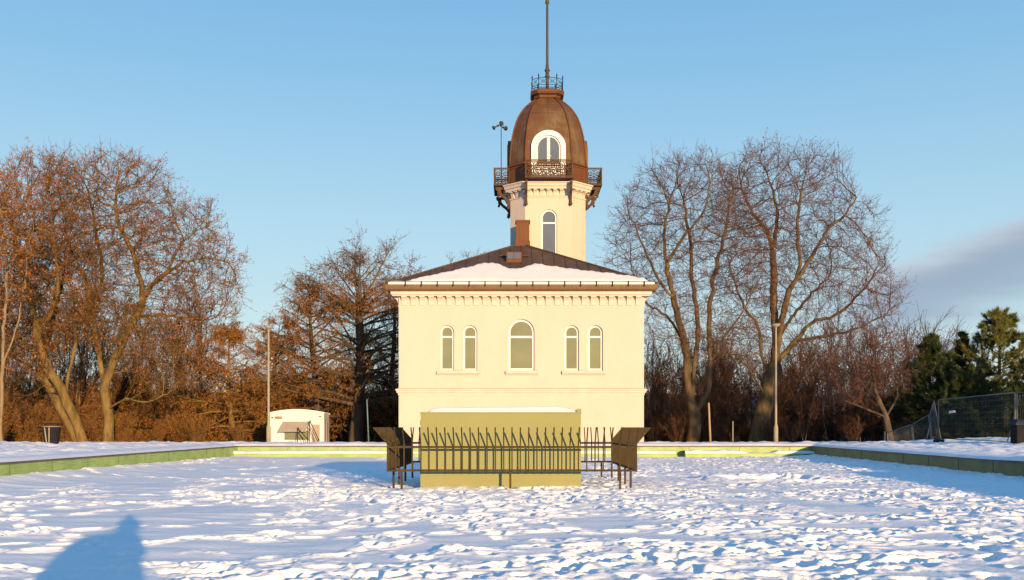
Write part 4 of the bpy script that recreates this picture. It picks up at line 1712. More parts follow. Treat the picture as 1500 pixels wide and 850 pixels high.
def grow(g, chains, att, step=.33, infl=3.0, kill=.6, iters=130, wig=.16, up=.05):
    """space colonisation: given limbs reach for the attraction points that fill the crown"""
    pos, par = [], []
    index = {}

    def add(p, k):
        pos.append(np.array(p, dtype=float))
        par.append(k)
        return len(pos) - 1
    for ch in chains:
        pts = [np.array(p, dtype=float) for p in ch]
        # catmull-rom so that traced limbs bend softly
        dense = []
        for i in range(len(pts) - 1):
            p0, p1, p2, p3 = pts[max(i - 1, 0)], pts[i], pts[i + 1], pts[min(i + 2, len(pts) - 1)]
            k = max(1, int(np.linalg.norm(p2 - p1) / step))
            for j in range(k):
                t = j / k
                dense.append(.5 * ((2 * p1) + (-p0 + p2) * t + (2 * p0 - 5 * p1 + 4 * p2 - p3) * t * t + (-p0 + 3 * p1 - 3 * p2 + p3) * t ** 3))
        dense.append(pts[-1])
        key = tuple(np.round(pts[0], 3))
        if not pos:
            last = add(dense[0], -1)
        else:
            last = int(np.argmin(np.linalg.norm(np.array(pos) - dense[0], axis=1)))
        for p in dense[1:]:
            q = p + g.normal(0, .035, 3)
            last = add(q, last)
    att = np.asarray(att)
    alive = np.ones(len(att), bool)
    for it in range(iters):
        n = len(pos)
        kd = kdtree.KDTree(n)
        for i, p in enumerate(pos):
            kd.insert(p, i)
        kd.balance()
        acc = {}
        idx = np.nonzero(alive)[0]
        for a in idx:
            _, i, d = kd.find(att[a])
            if d < kill:
                alive[a] = False
            elif d < infl:
                v = att[a] - pos[i]
                s = acc.setdefault(i, [np.zeros(3), 0])
                s[0] += v / d
                s[1] += 1
        if not acc:
            break
        made = 0
        for i, (v, c) in acc.items():
            d = v / c
            if par[i] >= 0:
                pd = pos[i] - pos[par[i]]
                d = d + .35 * pd / (np.linalg.norm(pd) + 1e-9)
            d = d + g.normal(0, wig, 3) + np.array([0, 0, up])
            d /= np.linalg.norm(d) + 1e-9
            add(pos[i] + d * step, i)
            made += 1
        if len(pos) > 9000:
            break
    return np.array(pos), np.array(par)


def tree_radii(pos, par, r_tip, expo, r_base):
    n = len(pos)
    acc = np.zeros(n)
    kids = np.zeros(n, int)
    for i in range(n - 1, 0, -1):
        if acc[i] == 0:
            acc[i] = r_tip ** expo
        acc[par[i]] += acc[i]
        kids[par[i]] += 1
    r = acc ** (1 / expo)
    return r, kids


def order_fix(pos, par):
    """children must come after their parents for the radius pass"""
    return pos, par


def make_tree(name, label, cat, seed, chains, att, r_base, bark, twig, leaf, group=None, leaves=9000, leaf_size=.09, twig_len=1.1, twigs=3, subs=3,
              r_twig=.011, expo=2.2, r_tip=.012, infl=3.0, kill=.6, step=.33, up=.05, twig_up=.12, leaf_lo=.2, wig=.16, clump=0.0, tmax=.05, dens=None):
    g = np.random.default_rng(seed)
    pos, par = grow(g, chains, att, step, infl, kill, wig=wig, up=up)
    r, kids = tree_radii(pos, par, r_tip, expo, r_base)
    r = r * (r_base / r[0]) ** np.clip((r - r_tip) / (r[0] - r_tip), 0, 1)
    # root flare
    h = pos[:, 2] - pos[0, 2]
    r = r * (1 + .35 * np.exp(-np.maximum(h, 0) / .35))
    for _ in range(2):                      # soften zigzags of side branches
        sm = pos.copy()
        cs_ = np.zeros_like(pos)
        cn = np.zeros(len(pos))
        np.add.at(cs_, par[1:], pos[1:])
        np.add.at(cn, par[1:], 1)
        ok = (cn == 1) & (par >= 0)
        sm[ok] = .5 * pos[ok] + .25 * pos[par[ok]] + .25 * cs_[ok]
        pos = sm
    i = np.arange(1, len(pos))
    p = par[1:]
    Dv = nrm(pos[i] - pos[p])
    Dn = np.zeros_like(pos)
    Dn[1:] = Dv
    Dn[0] = [0, 0, 1]
    main = np.full(len(pos), -1)
    best = np.zeros(len(pos))
    for k in i:
        if r[k] > best[par[k]]:
            best[par[k]] = r[k]
            main[par[k]] = k
    ismain = main[p] == i
    r0 = np.where(ismain, r[p], np.minimum(r[p], r[i] * 1.25))
    D0 = np.where(ismain[:, None], Dn[p], Dv)
    P0 = np.where(ismain[:, None], pos[p], pos[p])
    org = pos[0].copy()
    thick = r[i] > .06
    tp = []
    for sel, n in ((thick, 9), (~thick & (r[i] > .025), 5), (~thick & (r[i] <= .025), 3)):
        if sel.any():
            v, q = seg_tubes(P0[sel] - org, pos[i][sel] - org, r0[sel], r[i][sel], n, D0[sel], Dv[sel])
            tp.append((v, q, 0))
    root = thing(name, label, cat, tuple(org), group)
    v, q, mi = join(tp)
    link('trunk', np_mesh('trunk', v, q, True), root, bark)
    thin = i[(r[i] < tmax)]
    B = np.repeat(pos[thin] - org, twigs, 0)
    D = np.repeat(Dn[thin], twigs, 0)
    ln = twig_len * g.uniform(.45, 1.25, len(B))
    T1 = twig_lines(g, B, D, ln, 4, .55, twig_up, .16)
    parts = [(*lines_tubes(T1, np.full(len(B), r_twig), np.full(len(B), r_twig * .5)), 0)]
    b2, d2 = pick(g, T1, .15, .95, subs)
    T2 = twig_lines(g, b2, d2, twig_len * .5 * g.uniform(.4, 1.3, len(b2)), 2, .6, twig_up, .18)
    parts.append((*lines_tubes(T2, np.full(len(b2), r_twig * .7), np.full(len(b2), r_twig * .4)), 0))
    lp, ld = pick(g, T2, leaf_lo, 1.0, max(1, int(leaves / max(len(b2), 1)) + 1))
    if clump:
        w = np.array([perlin(lp[:, 0] * clump + 3, lp[:, 2] * clump + lp[:, 1] * clump * .7, seed)])[0]
        keep = (w + .25 * g.normal(0, 1, len(lp))) > np.quantile(w, .35)
        lp = lp[keep]
    if len(lp) > leaves:
        lp = lp[g.choice(len(lp), leaves, replace=False)]
    parts.append((*quads_at(g, lp + g.normal(0, .04, lp.shape), leaf_size), 1))
    v, q, mi = join(parts)
    link('crown', np_mesh('crown', v, q, False, mi), root, [twig, leaf])
    return root


def px_chain(Y, pts):
    """limb measured in the photo: (px, py, depth offset in metres)"""
    return [tuple(P(p[0], p[1], Y + (p[2] if len(p) > 2 else 0))) for p in pts]


def crown_points(g, n, lobes, Y):
    """attraction points in overlapping ellipsoids given in photo pixels (cx, cy, rx, ry, depth offset, depth radius)"""
    out = []
    w = np.array([l[2] * l[3] for l in lobes], float)
    w /= w.sum()
    for l, k in zip(lobes, (w * n).astype(int)):
        d = nrm(g.normal(0, 1, (k, 3))) * (g.uniform(.12, 1, k) ** (1 / 2.4))[:, None]
        s = Y / F
        c = P(l[0], l[1], Y)
        out.append(np.stack([c.x + d[:, 0] * l[2] * s, Y + l[4] + d[:, 1] * l[5], c.z + d[:, 2] * l[3] * s], -1))
    return np.concatenate(out)


def base_fix(ch, Y):
    """put the first point of the first limb on the ground"""
    p = list(ch[0][0])
    p[2] = float(ground_z(p[0], p[1])) - .15
    ch[0][0] = tuple(p)
    return ch


g = np.random.default_rng(100)
# right: two big bare trees
Yr1 = 60.0
ch = [px_chain(Yr1, [(1013, 652), (1018, 622), (1014, 590), (1006, 560), (1005, 520), (987, 440, -.3), (976, 390, -.5), (974, 330, -.6), (985, 280, -.4)]),
      px_chain(Yr1, [(1014, 590), (1016, 545, .6), (1022, 480, 1.0), (1014, 410, 1.3), (1010, 350, 1.4), (1000, 290, 1.5)]),
      px_chain(Yr1, [(1016, 605), (1034, 580, .1), (1040, 530, .2), (1039, 470, .2), (1046, 400, -.2), (1062, 340, -.5), (1070, 290, -.6)]),
      px_chain(Yr1, [(1040, 530, .2), (1058, 498, -.6), (1078, 470, -1.2), (1098, 440, -1.6)]),
      px_chain(Yr1, [(987, 440, -.3), (962, 405, -.9), (942, 360, -1.3), (922, 315, -1.4)]),
      px_chain(Yr1, [(1002, 500, -.1), (975, 462, .6), (950, 447, 1.2), (935, 415, 1.6)]),
      px_chain(Yr1, [(976, 390, -.5), (1000, 350, -1.4), (1030, 310, -1.8), (1040, 270, -2)])]
base_fix(ch, Yr1)
att = crown_points(g, 3000, [(1000, 320, 100, 92, 0, 4.0), (1035, 300, 75, 75, .5, 3.5), (945, 365, 62, 78, 0, 3.0), (1075, 370, 60, 85, -.3, 3.0), (1000, 420, 80, 60, .3, 3.2), (975, 260, 40, 22, 0, 2), (1020, 245, 45, 22, 0, 2), (1010, 480, 70, 45, 0, 2.6), (1085, 500, 40, 40, 0, 2.2)], Yr1)
make_tree('bare_tree', 'large leafless tree forking low into several stems just right of the house', 'tree', 11, ch, att, .40, M_BARK_R, M_TWIG_R, M_LEAF_RED,
          leaves=10000, leaf_size=.060, twig_len=1.05, twigs=2, subs=4, clump=.35, leaf_lo=.5, r_twig=.009, r_tip=.015, expo=2.3)
Yr2 = 61.0
ch = [px_chain(Yr2, [(1108, 652), (1114, 620), (1124, 580), (1132, 545), (1136, 520), (1134, 450, .2), (1131, 370, .3), (1122, 338, .2), (1098, 305, -.2), (1085, 270, -.4)]),
      px_chain(Yr2, [(1134, 535), (1148, 455, -.5), (1160, 420, -.8), (1171, 390, -1), (1168, 330, -1.2), (1174, 280, -1.2)]),
      px_chain(Yr2, [(1160, 420, -.8), (1196, 365, -1.4), (1213, 335, -1.7), (1238, 315, -1.9), (1255, 290, -2)]),
      px_chain(Yr2, [(1134, 535), (1165, 500, .8), (1190, 473, 1.4), (1230, 458, 1.9), (1272, 415, 2.3), (1290, 385, 2.4)]),
      px_chain(Yr2, [(1130, 555), (1116, 520, -.7), (1110, 478, -1.2), (1090, 450, -1.5), (1072, 400, -1.7)]),
      px_chain(Yr2, [(1122, 585), (1098, 540, -1.0), (1070, 526, -1.8), (1045, 520, -2.4)]),
      px_chain(Yr2, [(1131, 370, .3), (1138, 310, .9), (1125, 260, 1.2)]),
      px_chain(Yr2, [(1136, 510), (1150, 480, 1.2), (1180, 440, 2.4), (1215, 405, 3.0)]),
      px_chain(Yr2, [(1165, 500, .8), (1210, 492, 0), (1260, 480, -.6), (1300, 460, -1)])]
base_fix(ch, Yr2)
att = crown_points(g, 4200, [(1075, 300, 40, 60, 0, 3), (1150, 305, 105, 88, 0, 4.2), (1200, 340, 85, 80, 0, 4), (1240, 400, 78, 75, .5, 3.6), (1110, 290, 60, 70, 0, 3.5), (1100, 400, 60, 80, -.5, 3.2), (1165, 420, 80, 60, 1.0, 3.2), (1110, 238, 42, 25, 0, 2), (1190, 250, 55, 30, 0, 2.4), (1285, 440, 42, 60, 0, 2.4), (1190, 485, 90, 42, .5, 2.8), (1085, 500, 50, 45, -.5, 2.4)], Yr2)
make_tree('bare_tree', 'largest leafless tree with a thick trunk standing behind the right lamp post', 'tree', 12, ch, att, .54, M_BARK_R, M_TWIG_R, M_LEAF_RED,
          leaves=15000, leaf_size=.060, twig_len=1.05, twigs=2, subs=4, clump=.35, leaf_lo=.5, r_twig=.009, r_tip=.015, expo=2.3)
# small spreading tree on the right
Yr3 = 58.0
ch = [px_chain(Yr3, [(1304, 652), (1300, 625), (1296, 605), (1285, 585), (1278, 540), (1282, 510)]),
      px_chain(Yr3, [(1298, 610), (1270, 600, -.6), (1245, 590, -1), (1222, 578, -1.4)]),
      px_chain(Yr3, [(1298, 612), (1312, 585, .6), (1318, 550, .9), (1330, 520, 1.2)]),
      px_chain(Yr3, [(1285, 585), (1262, 560, .8), (1250, 525, 1.3)])]
base_fix(ch, Yr3)
att = crown_points(g, 800, [(1280, 540, 65, 55, 0, 2.2), (1240, 560, 45, 45, 0, 2), (1315, 530, 35, 45, 0, 1.8), (1275, 500, 40, 30, 0, 1.5)], Yr3)
make_tree('bare_tree', 'small spreading tree with dark crooked limbs left of the dark pine', 'tree', 13, ch, att, .20, M_BARK_D, M_TWIG_R, M_LEAF_RED,
          leaves=900, leaf_size=.05, twig_len=.7, twigs=2, subs=3, kill=.45, infl=2.4, step=.26, clump=.5)

# left: big trees that keep part of their rusty leaves
Yl1 = 60.0
ch = [px_chain(Yl1, [(160, 653), (159, 610), (154, 570), (160, 545), (178, 505), (197, 468), (209, 440), (222, 418, -.3), (245, 400, -.6), (268, 384, -.9)]),
      px_chain(Yl1, [(154, 568), (148, 535, .4), (141, 500, .7), (136, 450, 1.0), (120, 400, 1.3), (100, 355, 1.5), (95, 320, 1.6)]),
      px_chain(Yl1, [(209, 440), (203, 400, -.2), (190, 360, -.4), (172, 325, -.6), (170, 290, -.6)]),
      px_chain(Yl1, [(200, 465), (235, 462, .4), (270, 466, .8), (305, 470, 1.2)]),
      px_chain(Yl1, [(245, 400, -.6), (262, 360, -1.2), (290, 335, -1.6), (310, 310, -1.8)]),
      px_chain(Yl1, [(268, 384, -.9), (305, 378, -.6), (335, 385, -.3)]),
      px_chain(Yl1, [(136, 450, 1), (150, 400, 1.8), (140, 340, 2.2), (130, 280, 2.3)]),
      px_chain(Yl1, [(158, 600), (185, 585, -1.2), (215, 590, -2.0), (250, 575, -2.6)]),
      px_chain(Yl1, [(160, 545), (200, 545, 1.4), (235, 530, 2.2), (265, 545, 2.8)])]
base_fix(ch, Yl1)
att = crown_points(g, 4600, [(180, 320, 95, 95, 0, 4.2), (245, 375, 90, 80, 0, 4), (300, 410, 58, 75, 0, 3.2), (120, 330, 70, 90, .5, 3.6), (200, 470, 90, 70, .5, 3.6), (250, 510, 75, 70, 0, 3), (285, 330, 35, 40, 0, 2), (120, 250, 55, 28, 0, 2.4), (190, 260, 40, 30, 0, 2.2)], Yl1)
make_tree('rust_leaved_tree', 'large tree with upright golden trunk and spreading crown of rusty leaves on the left', 'tree', 14, ch, att, .32, M_BARK_L, M_TWIG_L, M_LEAF_RUST,
          leaves=30000, leaf_size=.07, twig_len=.95, twigs=2, subs=3, clump=.3, leaf_lo=.1, r_tip=.013, expo=2.2, r_twig=.011, kill=.5, infl=2.6)
Yl2 = 60.6
ch = [px_chain(Yl2, [(126, 653), (112, 620), (100, 592), (90, 570), (80, 553), (66, 530), (55, 490, -.3), (46, 440, -.5), (30, 390, -.7), (20, 330, -.8)]),
      px_chain(Yl2, [(100, 592), (98, 560, .6), (108, 520, 1.0), (112, 470, 1.4), (105, 420, 1.6)]),
      px_chain(Yl2, [(90, 570), (66, 566, -1), (45, 580, -1.8), (20, 585, -2.4)]),
      px_chain(Yl2, [(55, 490, -.3), (78, 450, -1.0), (85, 400, -1.4), (75, 340, -1.6)]),
      px_chain(Yl2, [(66, 530), (40, 505, .9), (10, 480, 1.5), (-15, 440, 1.9)])]
base_fix(ch, Yl2)
att = crown_points(g, 3400, [(60, 330, 75, 95, 0, 4), (20, 380, 70, 100, 0, 4), (90, 430, 70, 80, 0, 3.4), (30, 490, 75, 70, 0, 3.4), (60, 250, 45, 25, 0, 2.4), (-20, 300, 50, 60, 0, 3)], Yl2)
make_tree('rust_leaved_tree', 'rust-leaved tree with a thick trunk leaning left behind the left litter bin', 'tree', 15, ch, att, .31, M_BARK_L, M_TWIG_L, M_LEAF_RUST,
          leaves=26000, leaf_size=.07, twig_len=.95, twigs=2, subs=3, clump=.3, leaf_lo=.1, r_tip=.013, expo=2.2, r_twig=.011, kill=.5, infl=2.6)
ch = [px_chain(62.5, [(118, 652), (102, 622), (84, 590), (72, 565), (62, 540), (70, 490, .5), (85, 440, .8), (95, 390, 1)]),
      px_chain(62.5, [(72, 565), (45, 540, .6), (20, 520, 1), (0, 490, 1.2)])]
base_fix(ch, 62.5)
att = crown_points(g, 700, [(70, 430, 80, 90, 0, 3), (20, 470, 60, 60, 0, 2.5)], 62.5)
make_tree('rust_leaved_tree', 'second leaning trunk just behind the thicker leaning one near the left litter bin', 'tree', 16, ch, att, .27, M_BARK_L, M_TWIG_L, M_LEAF_RUST,
          leaves=8000, leaf_size=.075, twig_len=1.0, twigs=3, subs=2, leaf_lo=.1)
ch = [px_chain(54, [(2, 652), (2, 600), (4, 540), (6, 480), (10, 420), (8, 360)]), px_chain(54, [(5, 530), (25, 480, .3), (34, 430, .5), (40, 380, .6)]),
      px_chain(54, [(4, 560), (-20, 500, .4), (-30, 450, .5)])]
base_fix(ch, 54)
att = crown_points(g, 620, [(5, 380, 48, 110, 0, 1.9), (25, 340, 40, 80, 0, 1.7), (-15, 320, 40, 80, 0, 1.7)], 54)
make_tree('birch_tree', 'slender pale-stemmed tree cut by the left edge of the picture', 'tree', 17, ch, att, .10, M_BIRCH, M_TWIG_L, M_LEAF_RUST,
          leaves=5000, leaf_size=.08, twig_len=.8, twigs=2, subs=3, kill=.5, infl=2.5, step=.28)
# bare tree tops behind the house and between
ch = [px_chain(74, [(618, 660), (612, 560), (604, 480), (600, 430), (603, 385)]), px_chain(74, [(604, 480), (585, 450), (575, 420)])]
base_fix(ch, 74)
att = crown_points(g, 260, [(604, 430, 22, 60, 0, 2), (590, 440, 30, 40, 0, 2)], 74)
make_tree('bare_tree', 'thin leafless tree whose tip shows above the left eave of the house', 'tree', 18, ch, att, .16, M_BARK_D, M_TWIG_R, M_LEAF_RED, leaves=600, twig_len=.8, twigs=2, subs=2)
ch = [px_chain(92, [(695, 660), (698, 560), (692, 480), (690, 420), (688, 385)]), px_chain(92, [(692, 480), (715, 430), (728, 385)]), px_chain(92, [(698, 540), (670, 460), (655, 410)])]
base_fix(ch, 92)
att = crown_points(g, 600, [(690, 430, 45, 65, 0, 3), (725, 410, 22, 45, 0, 2), (660, 420, 22, 40, 0, 2)], 92)
make_tree('bare_tree', 'distant leafless tree whose top twigs show above the snowy roof left of the tower', 'tree', 19, ch, att, .25, M_BARK_D, M_TWIG_R, M_LEAF_RED, leaves=600, twig_len=.8, twigs=2, subs=2)


# larches: level branches hung with rusty tufts
def larch(name, label, seed, px, Y, ytop, spread, r_base, bark, leafm, tufts, first=.16, lean=0.0, stiff=.0, group=None, bare_top=0.0, asym=0.0, nb=64, broad=1.0):
    g = np.random.default_rng(seed)
    b = P(px, 650, Y)
    z0 = float(ground_z(b.x, Y)) - .15
    H = EYE + (HOR - ytop) * Y / F - z0
    root = thing(name, label, 'tree', (b.x, Y, z0), group)
    n = 26
    t = np.linspace(0, 1, n)
    tr = np.stack([lean * t + .12 * np.sin(t * 5 + seed), .1 * np.cos(t * 4 + seed), t * H], -1)
    tr[0, :2] = 0
    rr = r_base * (1 - t) ** .85 + .012
    rr[0] *= 1.3
    D = nrm(np.gradient(tr, axis=0))
    v, q = seg_tubes(tr[:-1], tr[1:], rr[:-1], rr[1:], 10, D[:-1], D[1:])
    parts = [(v, q, 0)]
    hb = np.sort(first + (1 - first) * g.uniform(0, 1, nb) ** 1.1)
    az = np.arange(nb) * 2.39996 + g.normal(0, .4, nb)
    base = np.stack([np.interp(hb, t, tr[:, 0]), np.interp(hb, t, tr[:, 1]), hb * H], -1)
    ln = spread * (1 - .80 * hb ** broad) * g.uniform(.6, 1.15, nb) * (1 + asym * np.cos(az))
    d = np.stack([np.cos(az), np.sin(az), .12 + .75 * hb ** 2 + stiff], -1)
    S = 8
    L = twig_lines(g, base, d, ln, S, .08, -.035, .07)
    L[:, -2:, 2] += (ln * .05)[:, None] * np.array([.5, 1.0])[None, :]
    r0 = np.interp(hb, t, rr) * .34 + .012
    parts.append((*lines_tubes(L, r0, np.full(nb, .010), 5), 0))
    bb, bd = pick(g, L, .15, 1.0, 20)
    lt = np.repeat(ln, 20) * .22 * g.uniform(.5, 1.3, len(bb)) + .15
    T1 = twig_lines(g, bb, bd, lt, 4, .65, -.10, .14)
    tw = [(*lines_tubes(T1, np.full(len(bb), .013), np.full(len(bb), .006)), 0)]
    b2, d2 = pick(g, T1, .1, 1.0, 4)
    T2 = twig_lines(g, b2, d2, g.uniform(.2, .55, len(b2)), 3, .7, -.30, .12)
    tw.append((*lines_tubes(T2, np.full(len(b2), .008), np.full(len(b2), .004)), 0))
    v, q, mi = join(parts)
    link('trunk', np_mesh('trunk', v, q, True), root, bark)
    lp, ld = pick(g, T2, 0, 1, max(1, tufts // len(b2) + 1))
    if bare_top:
        keep = lp[:, 2] < H * (1 - bare_top) + g.normal(0, .8, len(lp))
        lp, ld = lp[keep], ld[keep]
    if len(lp) > tufts:
        s = g.choice(len(lp), tufts, replace=False)
        lp, ld = lp[s], ld[s]
    tw.append((*quads_at(g, lp + g.normal(0, .03, lp.shape), .085, .22, axis=ld), 1))
    v, q, mi = join(tw)
    link('crown', np_mesh('crown', v, q, False, mi), root, [M_TWIG_L, leafm])
    return root


larch('larch_tree', 'broad larch with a thick dark trunk and level branches just left of the house', 31, 521, 64.0, 385, 6.2, .50, M_BARK_D, M_LEAF_ORANGE, 26000, .22, .4, .10, bare_top=.10, broad=2.6, nb=84)
larch('larch_tree', 'rusty larch rising behind the white caravan', 32, 466, 66.0, 420, 6.0, .34, M_BARK_D, M_LEAF_ORANGE, 26000, .12, -.5, .08, bare_top=.06, broad=2.0, nb=76)
larch('larch_tree', 'orange-brown larch with drooping branches behind the left lamp post', 33, 396, 67.0, 474, 4.6, .26, M_BARK_D, M_LEAF_ORANGE, 26000, .05, .6, broad=1.8)
larch('larch_tree', 'low golden larch with drooping twigs beyond the end of the left pool wall', 34, 345, 63.0, 484, 4.4, .22, M_BARK_L, M_LEAF_ORANGE, 28000, .03, -.6, broad=1.5)
larch('larch_tree', 'dark larch half hidden behind the left corner of the house', 35, 574, 69.0, 412, 5.0, .30, M_BARK_D, M_LEAF_ORANGE, 16000, .12, .1, .05, bare_top=.1, broad=2.2)
ch = [px_chain(68, [(528, 655), (528, 560), (524, 470), (522, 420), (518, 375)]), px_chain(68, [(524, 450), (548, 410), (570, 370), (582, 352)]), px_chain(68, [(524, 440), (500, 405), (480, 385)]), px_chain(68, [(528, 540), (505, 480), (480, 450)])]
base_fix(ch, 68)
att = crown_points(g, 520, [(525, 420, 50, 55, 0, 3), (570, 385, 22, 38, 0, 2), (522, 385, 20, 40, 0, 2), (480, 420, 40, 40, 0, 2.5)], 68)
make_tree('bare_tree', 'leafless golden-stemmed tree with bare tips above the larches left of the house', 'tree', 20, ch, att, .2, M_BARK_L, M_TWIG_R, M_LEAF_RED, leaves=900, twig_len=1.0, twigs=2, subs=2)


# pines
def pine(name, label, seed, px, Y, ytop, width, needles, limbs, clumps_per, base_frac=.12, group=None, at=None, needle_len=.24, cone=False):
    g = np.random.default_rng(seed)
    if at is None:
        b = P(px, 650, Y)
        x, y = b.x, Y
        z0 = float(ground_z(x, y)) - .1
        H = EYE + (HOR - ytop) * Y / F - z0
    else:
        x, y, H = at
        z0 = float(ground_z(x, y)) - .1
    root = thing(name, label, 'tree', (x, y, z0), group)
    t = np.linspace(0, 1, 18)
    tr = np.stack([.12 * np.sin(t * 4 + seed), .12 * np.cos(t * 3 + seed), t * H * .98], -1)
    tr[0, :2] = 0
    rr = .021 * H * (1 - t) ** .8 + .015
    D = nrm(np.gradient(tr, axis=0))
    parts = [(*seg_tubes(tr[:-1], tr[1:], rr[:-1], rr[1:], 9, D[:-1], D[1:]), 0)]
    hb = base_frac + (1 - base_frac) * (np.arange(limbs) + g.uniform(0, 1, limbs)) / limbs
    az = np.arange(limbs) * 2.39996 + g.normal(0, .5, limbs)
    prof = np.interp(hb, [0, .15, .4, .7, .9, 1], [.85, 1.0, 1.0, .74, .42, .14])
    if cone:
        prof = np.interp(hb, [0, .15, .4, .7, .9, 1], [1.05, 1.0, .80, .48, .2, .05])
    ln = width / 2 * prof * g.uniform(.55, 1.15, limbs)
    base = np.stack([np.interp(hb, t, tr[:, 0]), np.interp(hb, t, tr[:, 1]), hb * H * .97], -1)
    d = np.stack([np.cos(az), np.sin(az), .05 + .55 * hb], -1)
    L = twig_lines(g, base, d, ln, 6, .12, .05, .10)
    parts.append((*lines_tubes(L, .02 + .03 * (1 - hb), np.full(limbs, .008), 4), 0))
    bb, bd = pick(g, L, .3, 1.0, 7)
    T1 = twig_lines(g, bb, bd, np.repeat(ln, 7) * .28 * g.uniform(.5, 1.2, len(bb)) + .15, 3, .6, .12, .1)
    parts.append((*lines_tubes(T1, np.full(len(bb), .014), np.full(len(bb), .006)), 0))
    v, q, mi = join(parts)
    link('trunk', np_mesh('trunk', v, q, True), root, M_BARK_D)
    cp, cd = pick(g, T1, .45, 1.0, clumps_per)
    N = len(cp)
    k = 20
    ax = nrm(np.repeat(cd, k, 0) * 1.0 + np.array([0, 0, .3]) + g.normal(0, .5, (N * k, 3)))
    pp = np.repeat(cp, k, 0) - np.repeat(cd, k, 0) * g.uniform(0, .3, N * k)[:, None] + g.normal(0, .025, (N * k, 3))
    s = needle_len * g.uniform(.6, 1.3, N * k)[:, None]
    side = nrm(np.cross(ax, g.normal(0, 1, (N * k, 3)))) * .012
    v = np.stack([pp - side, pp + side, pp + ax * s + side * .3, pp + ax * s - side * .3], 1).reshape(-1, 3)
    link('crown', np_mesh('crown', v, np.arange(len(v)).reshape(-1, 4)), root, needles)
    return root


pine('pine_tree', 'dark shaded pine left in the group at the right edge', 41, 1364, 62.0, 490, 5.6, M_PINE, 110, 5, .02, cone=True)
pine('pine_tree', 'slim pine with a pointed top in the middle of the group at the right edge', 42, 1408, 68.0, 486, 4.8, M_PINE, 84, 5, .02, cone=True)
pine('pine_tree', 'tallest pine with sunlit yellow-green needles at the right edge', 43, 1462, 66.0, 459, 6.6, M_PINE_SUNLIT, 120, 5, .02)
pine('pine_tree', 'pine cut by the right edge of the picture', 44, 1512, 60.0, 528, 3.4, M_PINE, 60, 7, .03)
pine('pine_tree', 'low dark young pine between the taller pines at the right edge', 45, 1424, 60.0, 550, 5.2, M_PINE, 80, 7, .02)


# thickets of saplings and shrubs
def sapling_meshes(seed, H, stems, spread, leafn, red):
    g = np.random.default_rng(seed)
    n = stems
    base = np.stack([g.normal(0, .05, n), g.normal(0, .05, n), np.full(n, -.2)], -1)
    d = np.stack([g.normal(0, spread, n), g.normal(0, spread, n), np.ones(n)], -1)
    L0 = twig_lines(g, base, d, H * g.uniform(.7, 1.0, n), 9, .02, .03, .07)
    trunk = lines_tubes(L0, np.full(n, .012 + .0065 * H), np.full(n, .008), 5)
    b1, d1 = pick(g, L0, .18, 1.0, 24)
    L1 = twig_lines(g, b1, d1, H * .21 * g.uniform(.5, 1.3, len(b1)), 4, .42, .06, .13)
    b2, d2 = pick(g, L1, .15, 1.0, 7)
    L2 = twig_lines(g, b2, d2, H * .085 * g.uniform(.5, 1.4, len(b2)) + .1, 3, .5, .05, .15)
    parts = [(*lines_tubes(L1, np.full(len(b1), .013), np.full(len(b1), .007)), 0), (*lines_tubes(L2, np.full(len(b2), .009), np.full(len(b2), .005)), 0)]
    if leafn:
        lp, _ = pick(g, L2, .1, 1, max(1, leafn // len(b2) + 1))
        lp = lp[g.choice(len(lp), min(leafn, len(lp)), replace=False)]
        parts.append((*quads_at(g, lp + g.normal(0, .03, lp.shape), .075, .28), 1))
    v, q, mi = join(parts)
    return np_mesh('trunk', *trunk, True), np_mesh('crown', v, q, False, mi)


def sapling_root(name, label, cat, group, meshes, bark, twig, leaf):
    r = thing(name, label, cat, (0, 0, 0), group)
    link('trunk', meshes[0], r, bark)
    link('crown', meshes[1], r, [twig, leaf])
    return r


def scatter(protos, spots, g):
    used = set()
    for x, y, k, s in spots:
        p = protos[k % len(protos)]
        if p.name not in used:
            used.add(p.name)
            o = p
        else:
            o = copy_tree(p)
        o.location = (x, y, float(ground_z(x, y)))
        o.rotation_euler = (0, 0, g.uniform(0, 6.28))
        o.scale = (s, s, s * g.uniform(.9, 1.15))


g = np.random.default_rng(55)
L_R = 'leafless red-brown sapling in the dense thicket right of the house'
red = [sapling_root('sapling', L_R, 'sapling', 'saplings in the right thicket', sapling_meshes(60 + k, 7.2, 4, .13, 420, True), M_BARK_D if k % 3 else M_BARK_R, M_TWIG_D, M_LEAF_THICKET) for k in range(4)]
spots = []
for row, (Y, n, px0, px1, s) in enumerate([(65, 6, 950, 1330, .75), (70, 10, 945, 1335, 1.0), (76, 12, 945, 1345, 1.25), (86, 14, 945, 1360, 1.6), (98, 10, 945, 1370, 1.9), (114, 8, 945, 1400, 2.1)]):
    for i in range(n):
        px = px0 + (px1 - px0) * (i + g.uniform(.05, .95)) / n
        y = Y + g.uniform(-3, 3)
        spots.append(((px - 750) * y / F, y, int(g.integers(0, 4)), s * g.uniform(.75, 1.12)))
scatter(red, spots, g)
L_B = 'low leafless shrub filling the foot of the thicket right of the house'
low = [sapling_root('shrub', L_B, 'shrub', 'low shrubs in the right thicket', sapling_meshes(70 + k, 2.8, 8, .34, 500, True), M_BARK_D, M_TWIG_D, M_LEAF_THICKET) for k in range(3)]
spots = []
for Y, n, s in ((60, 7, .6), (66, 11, .9), (73, 13, 1.3)):
    for i in range(n):
        px = 945 + (1420 - 945) * (i + g.uniform(.05, .95)) / n
        y = Y + g.uniform(-2, 2)
        spots.append(((px - 750) * y / F, y, int(g.integers(0, 3)), s * g.uniform(.8, 1.2)))
scatter(low, spots, g)
L_L = 'orange-brown shrub with withered leaves in the sunlit thicket on the left'
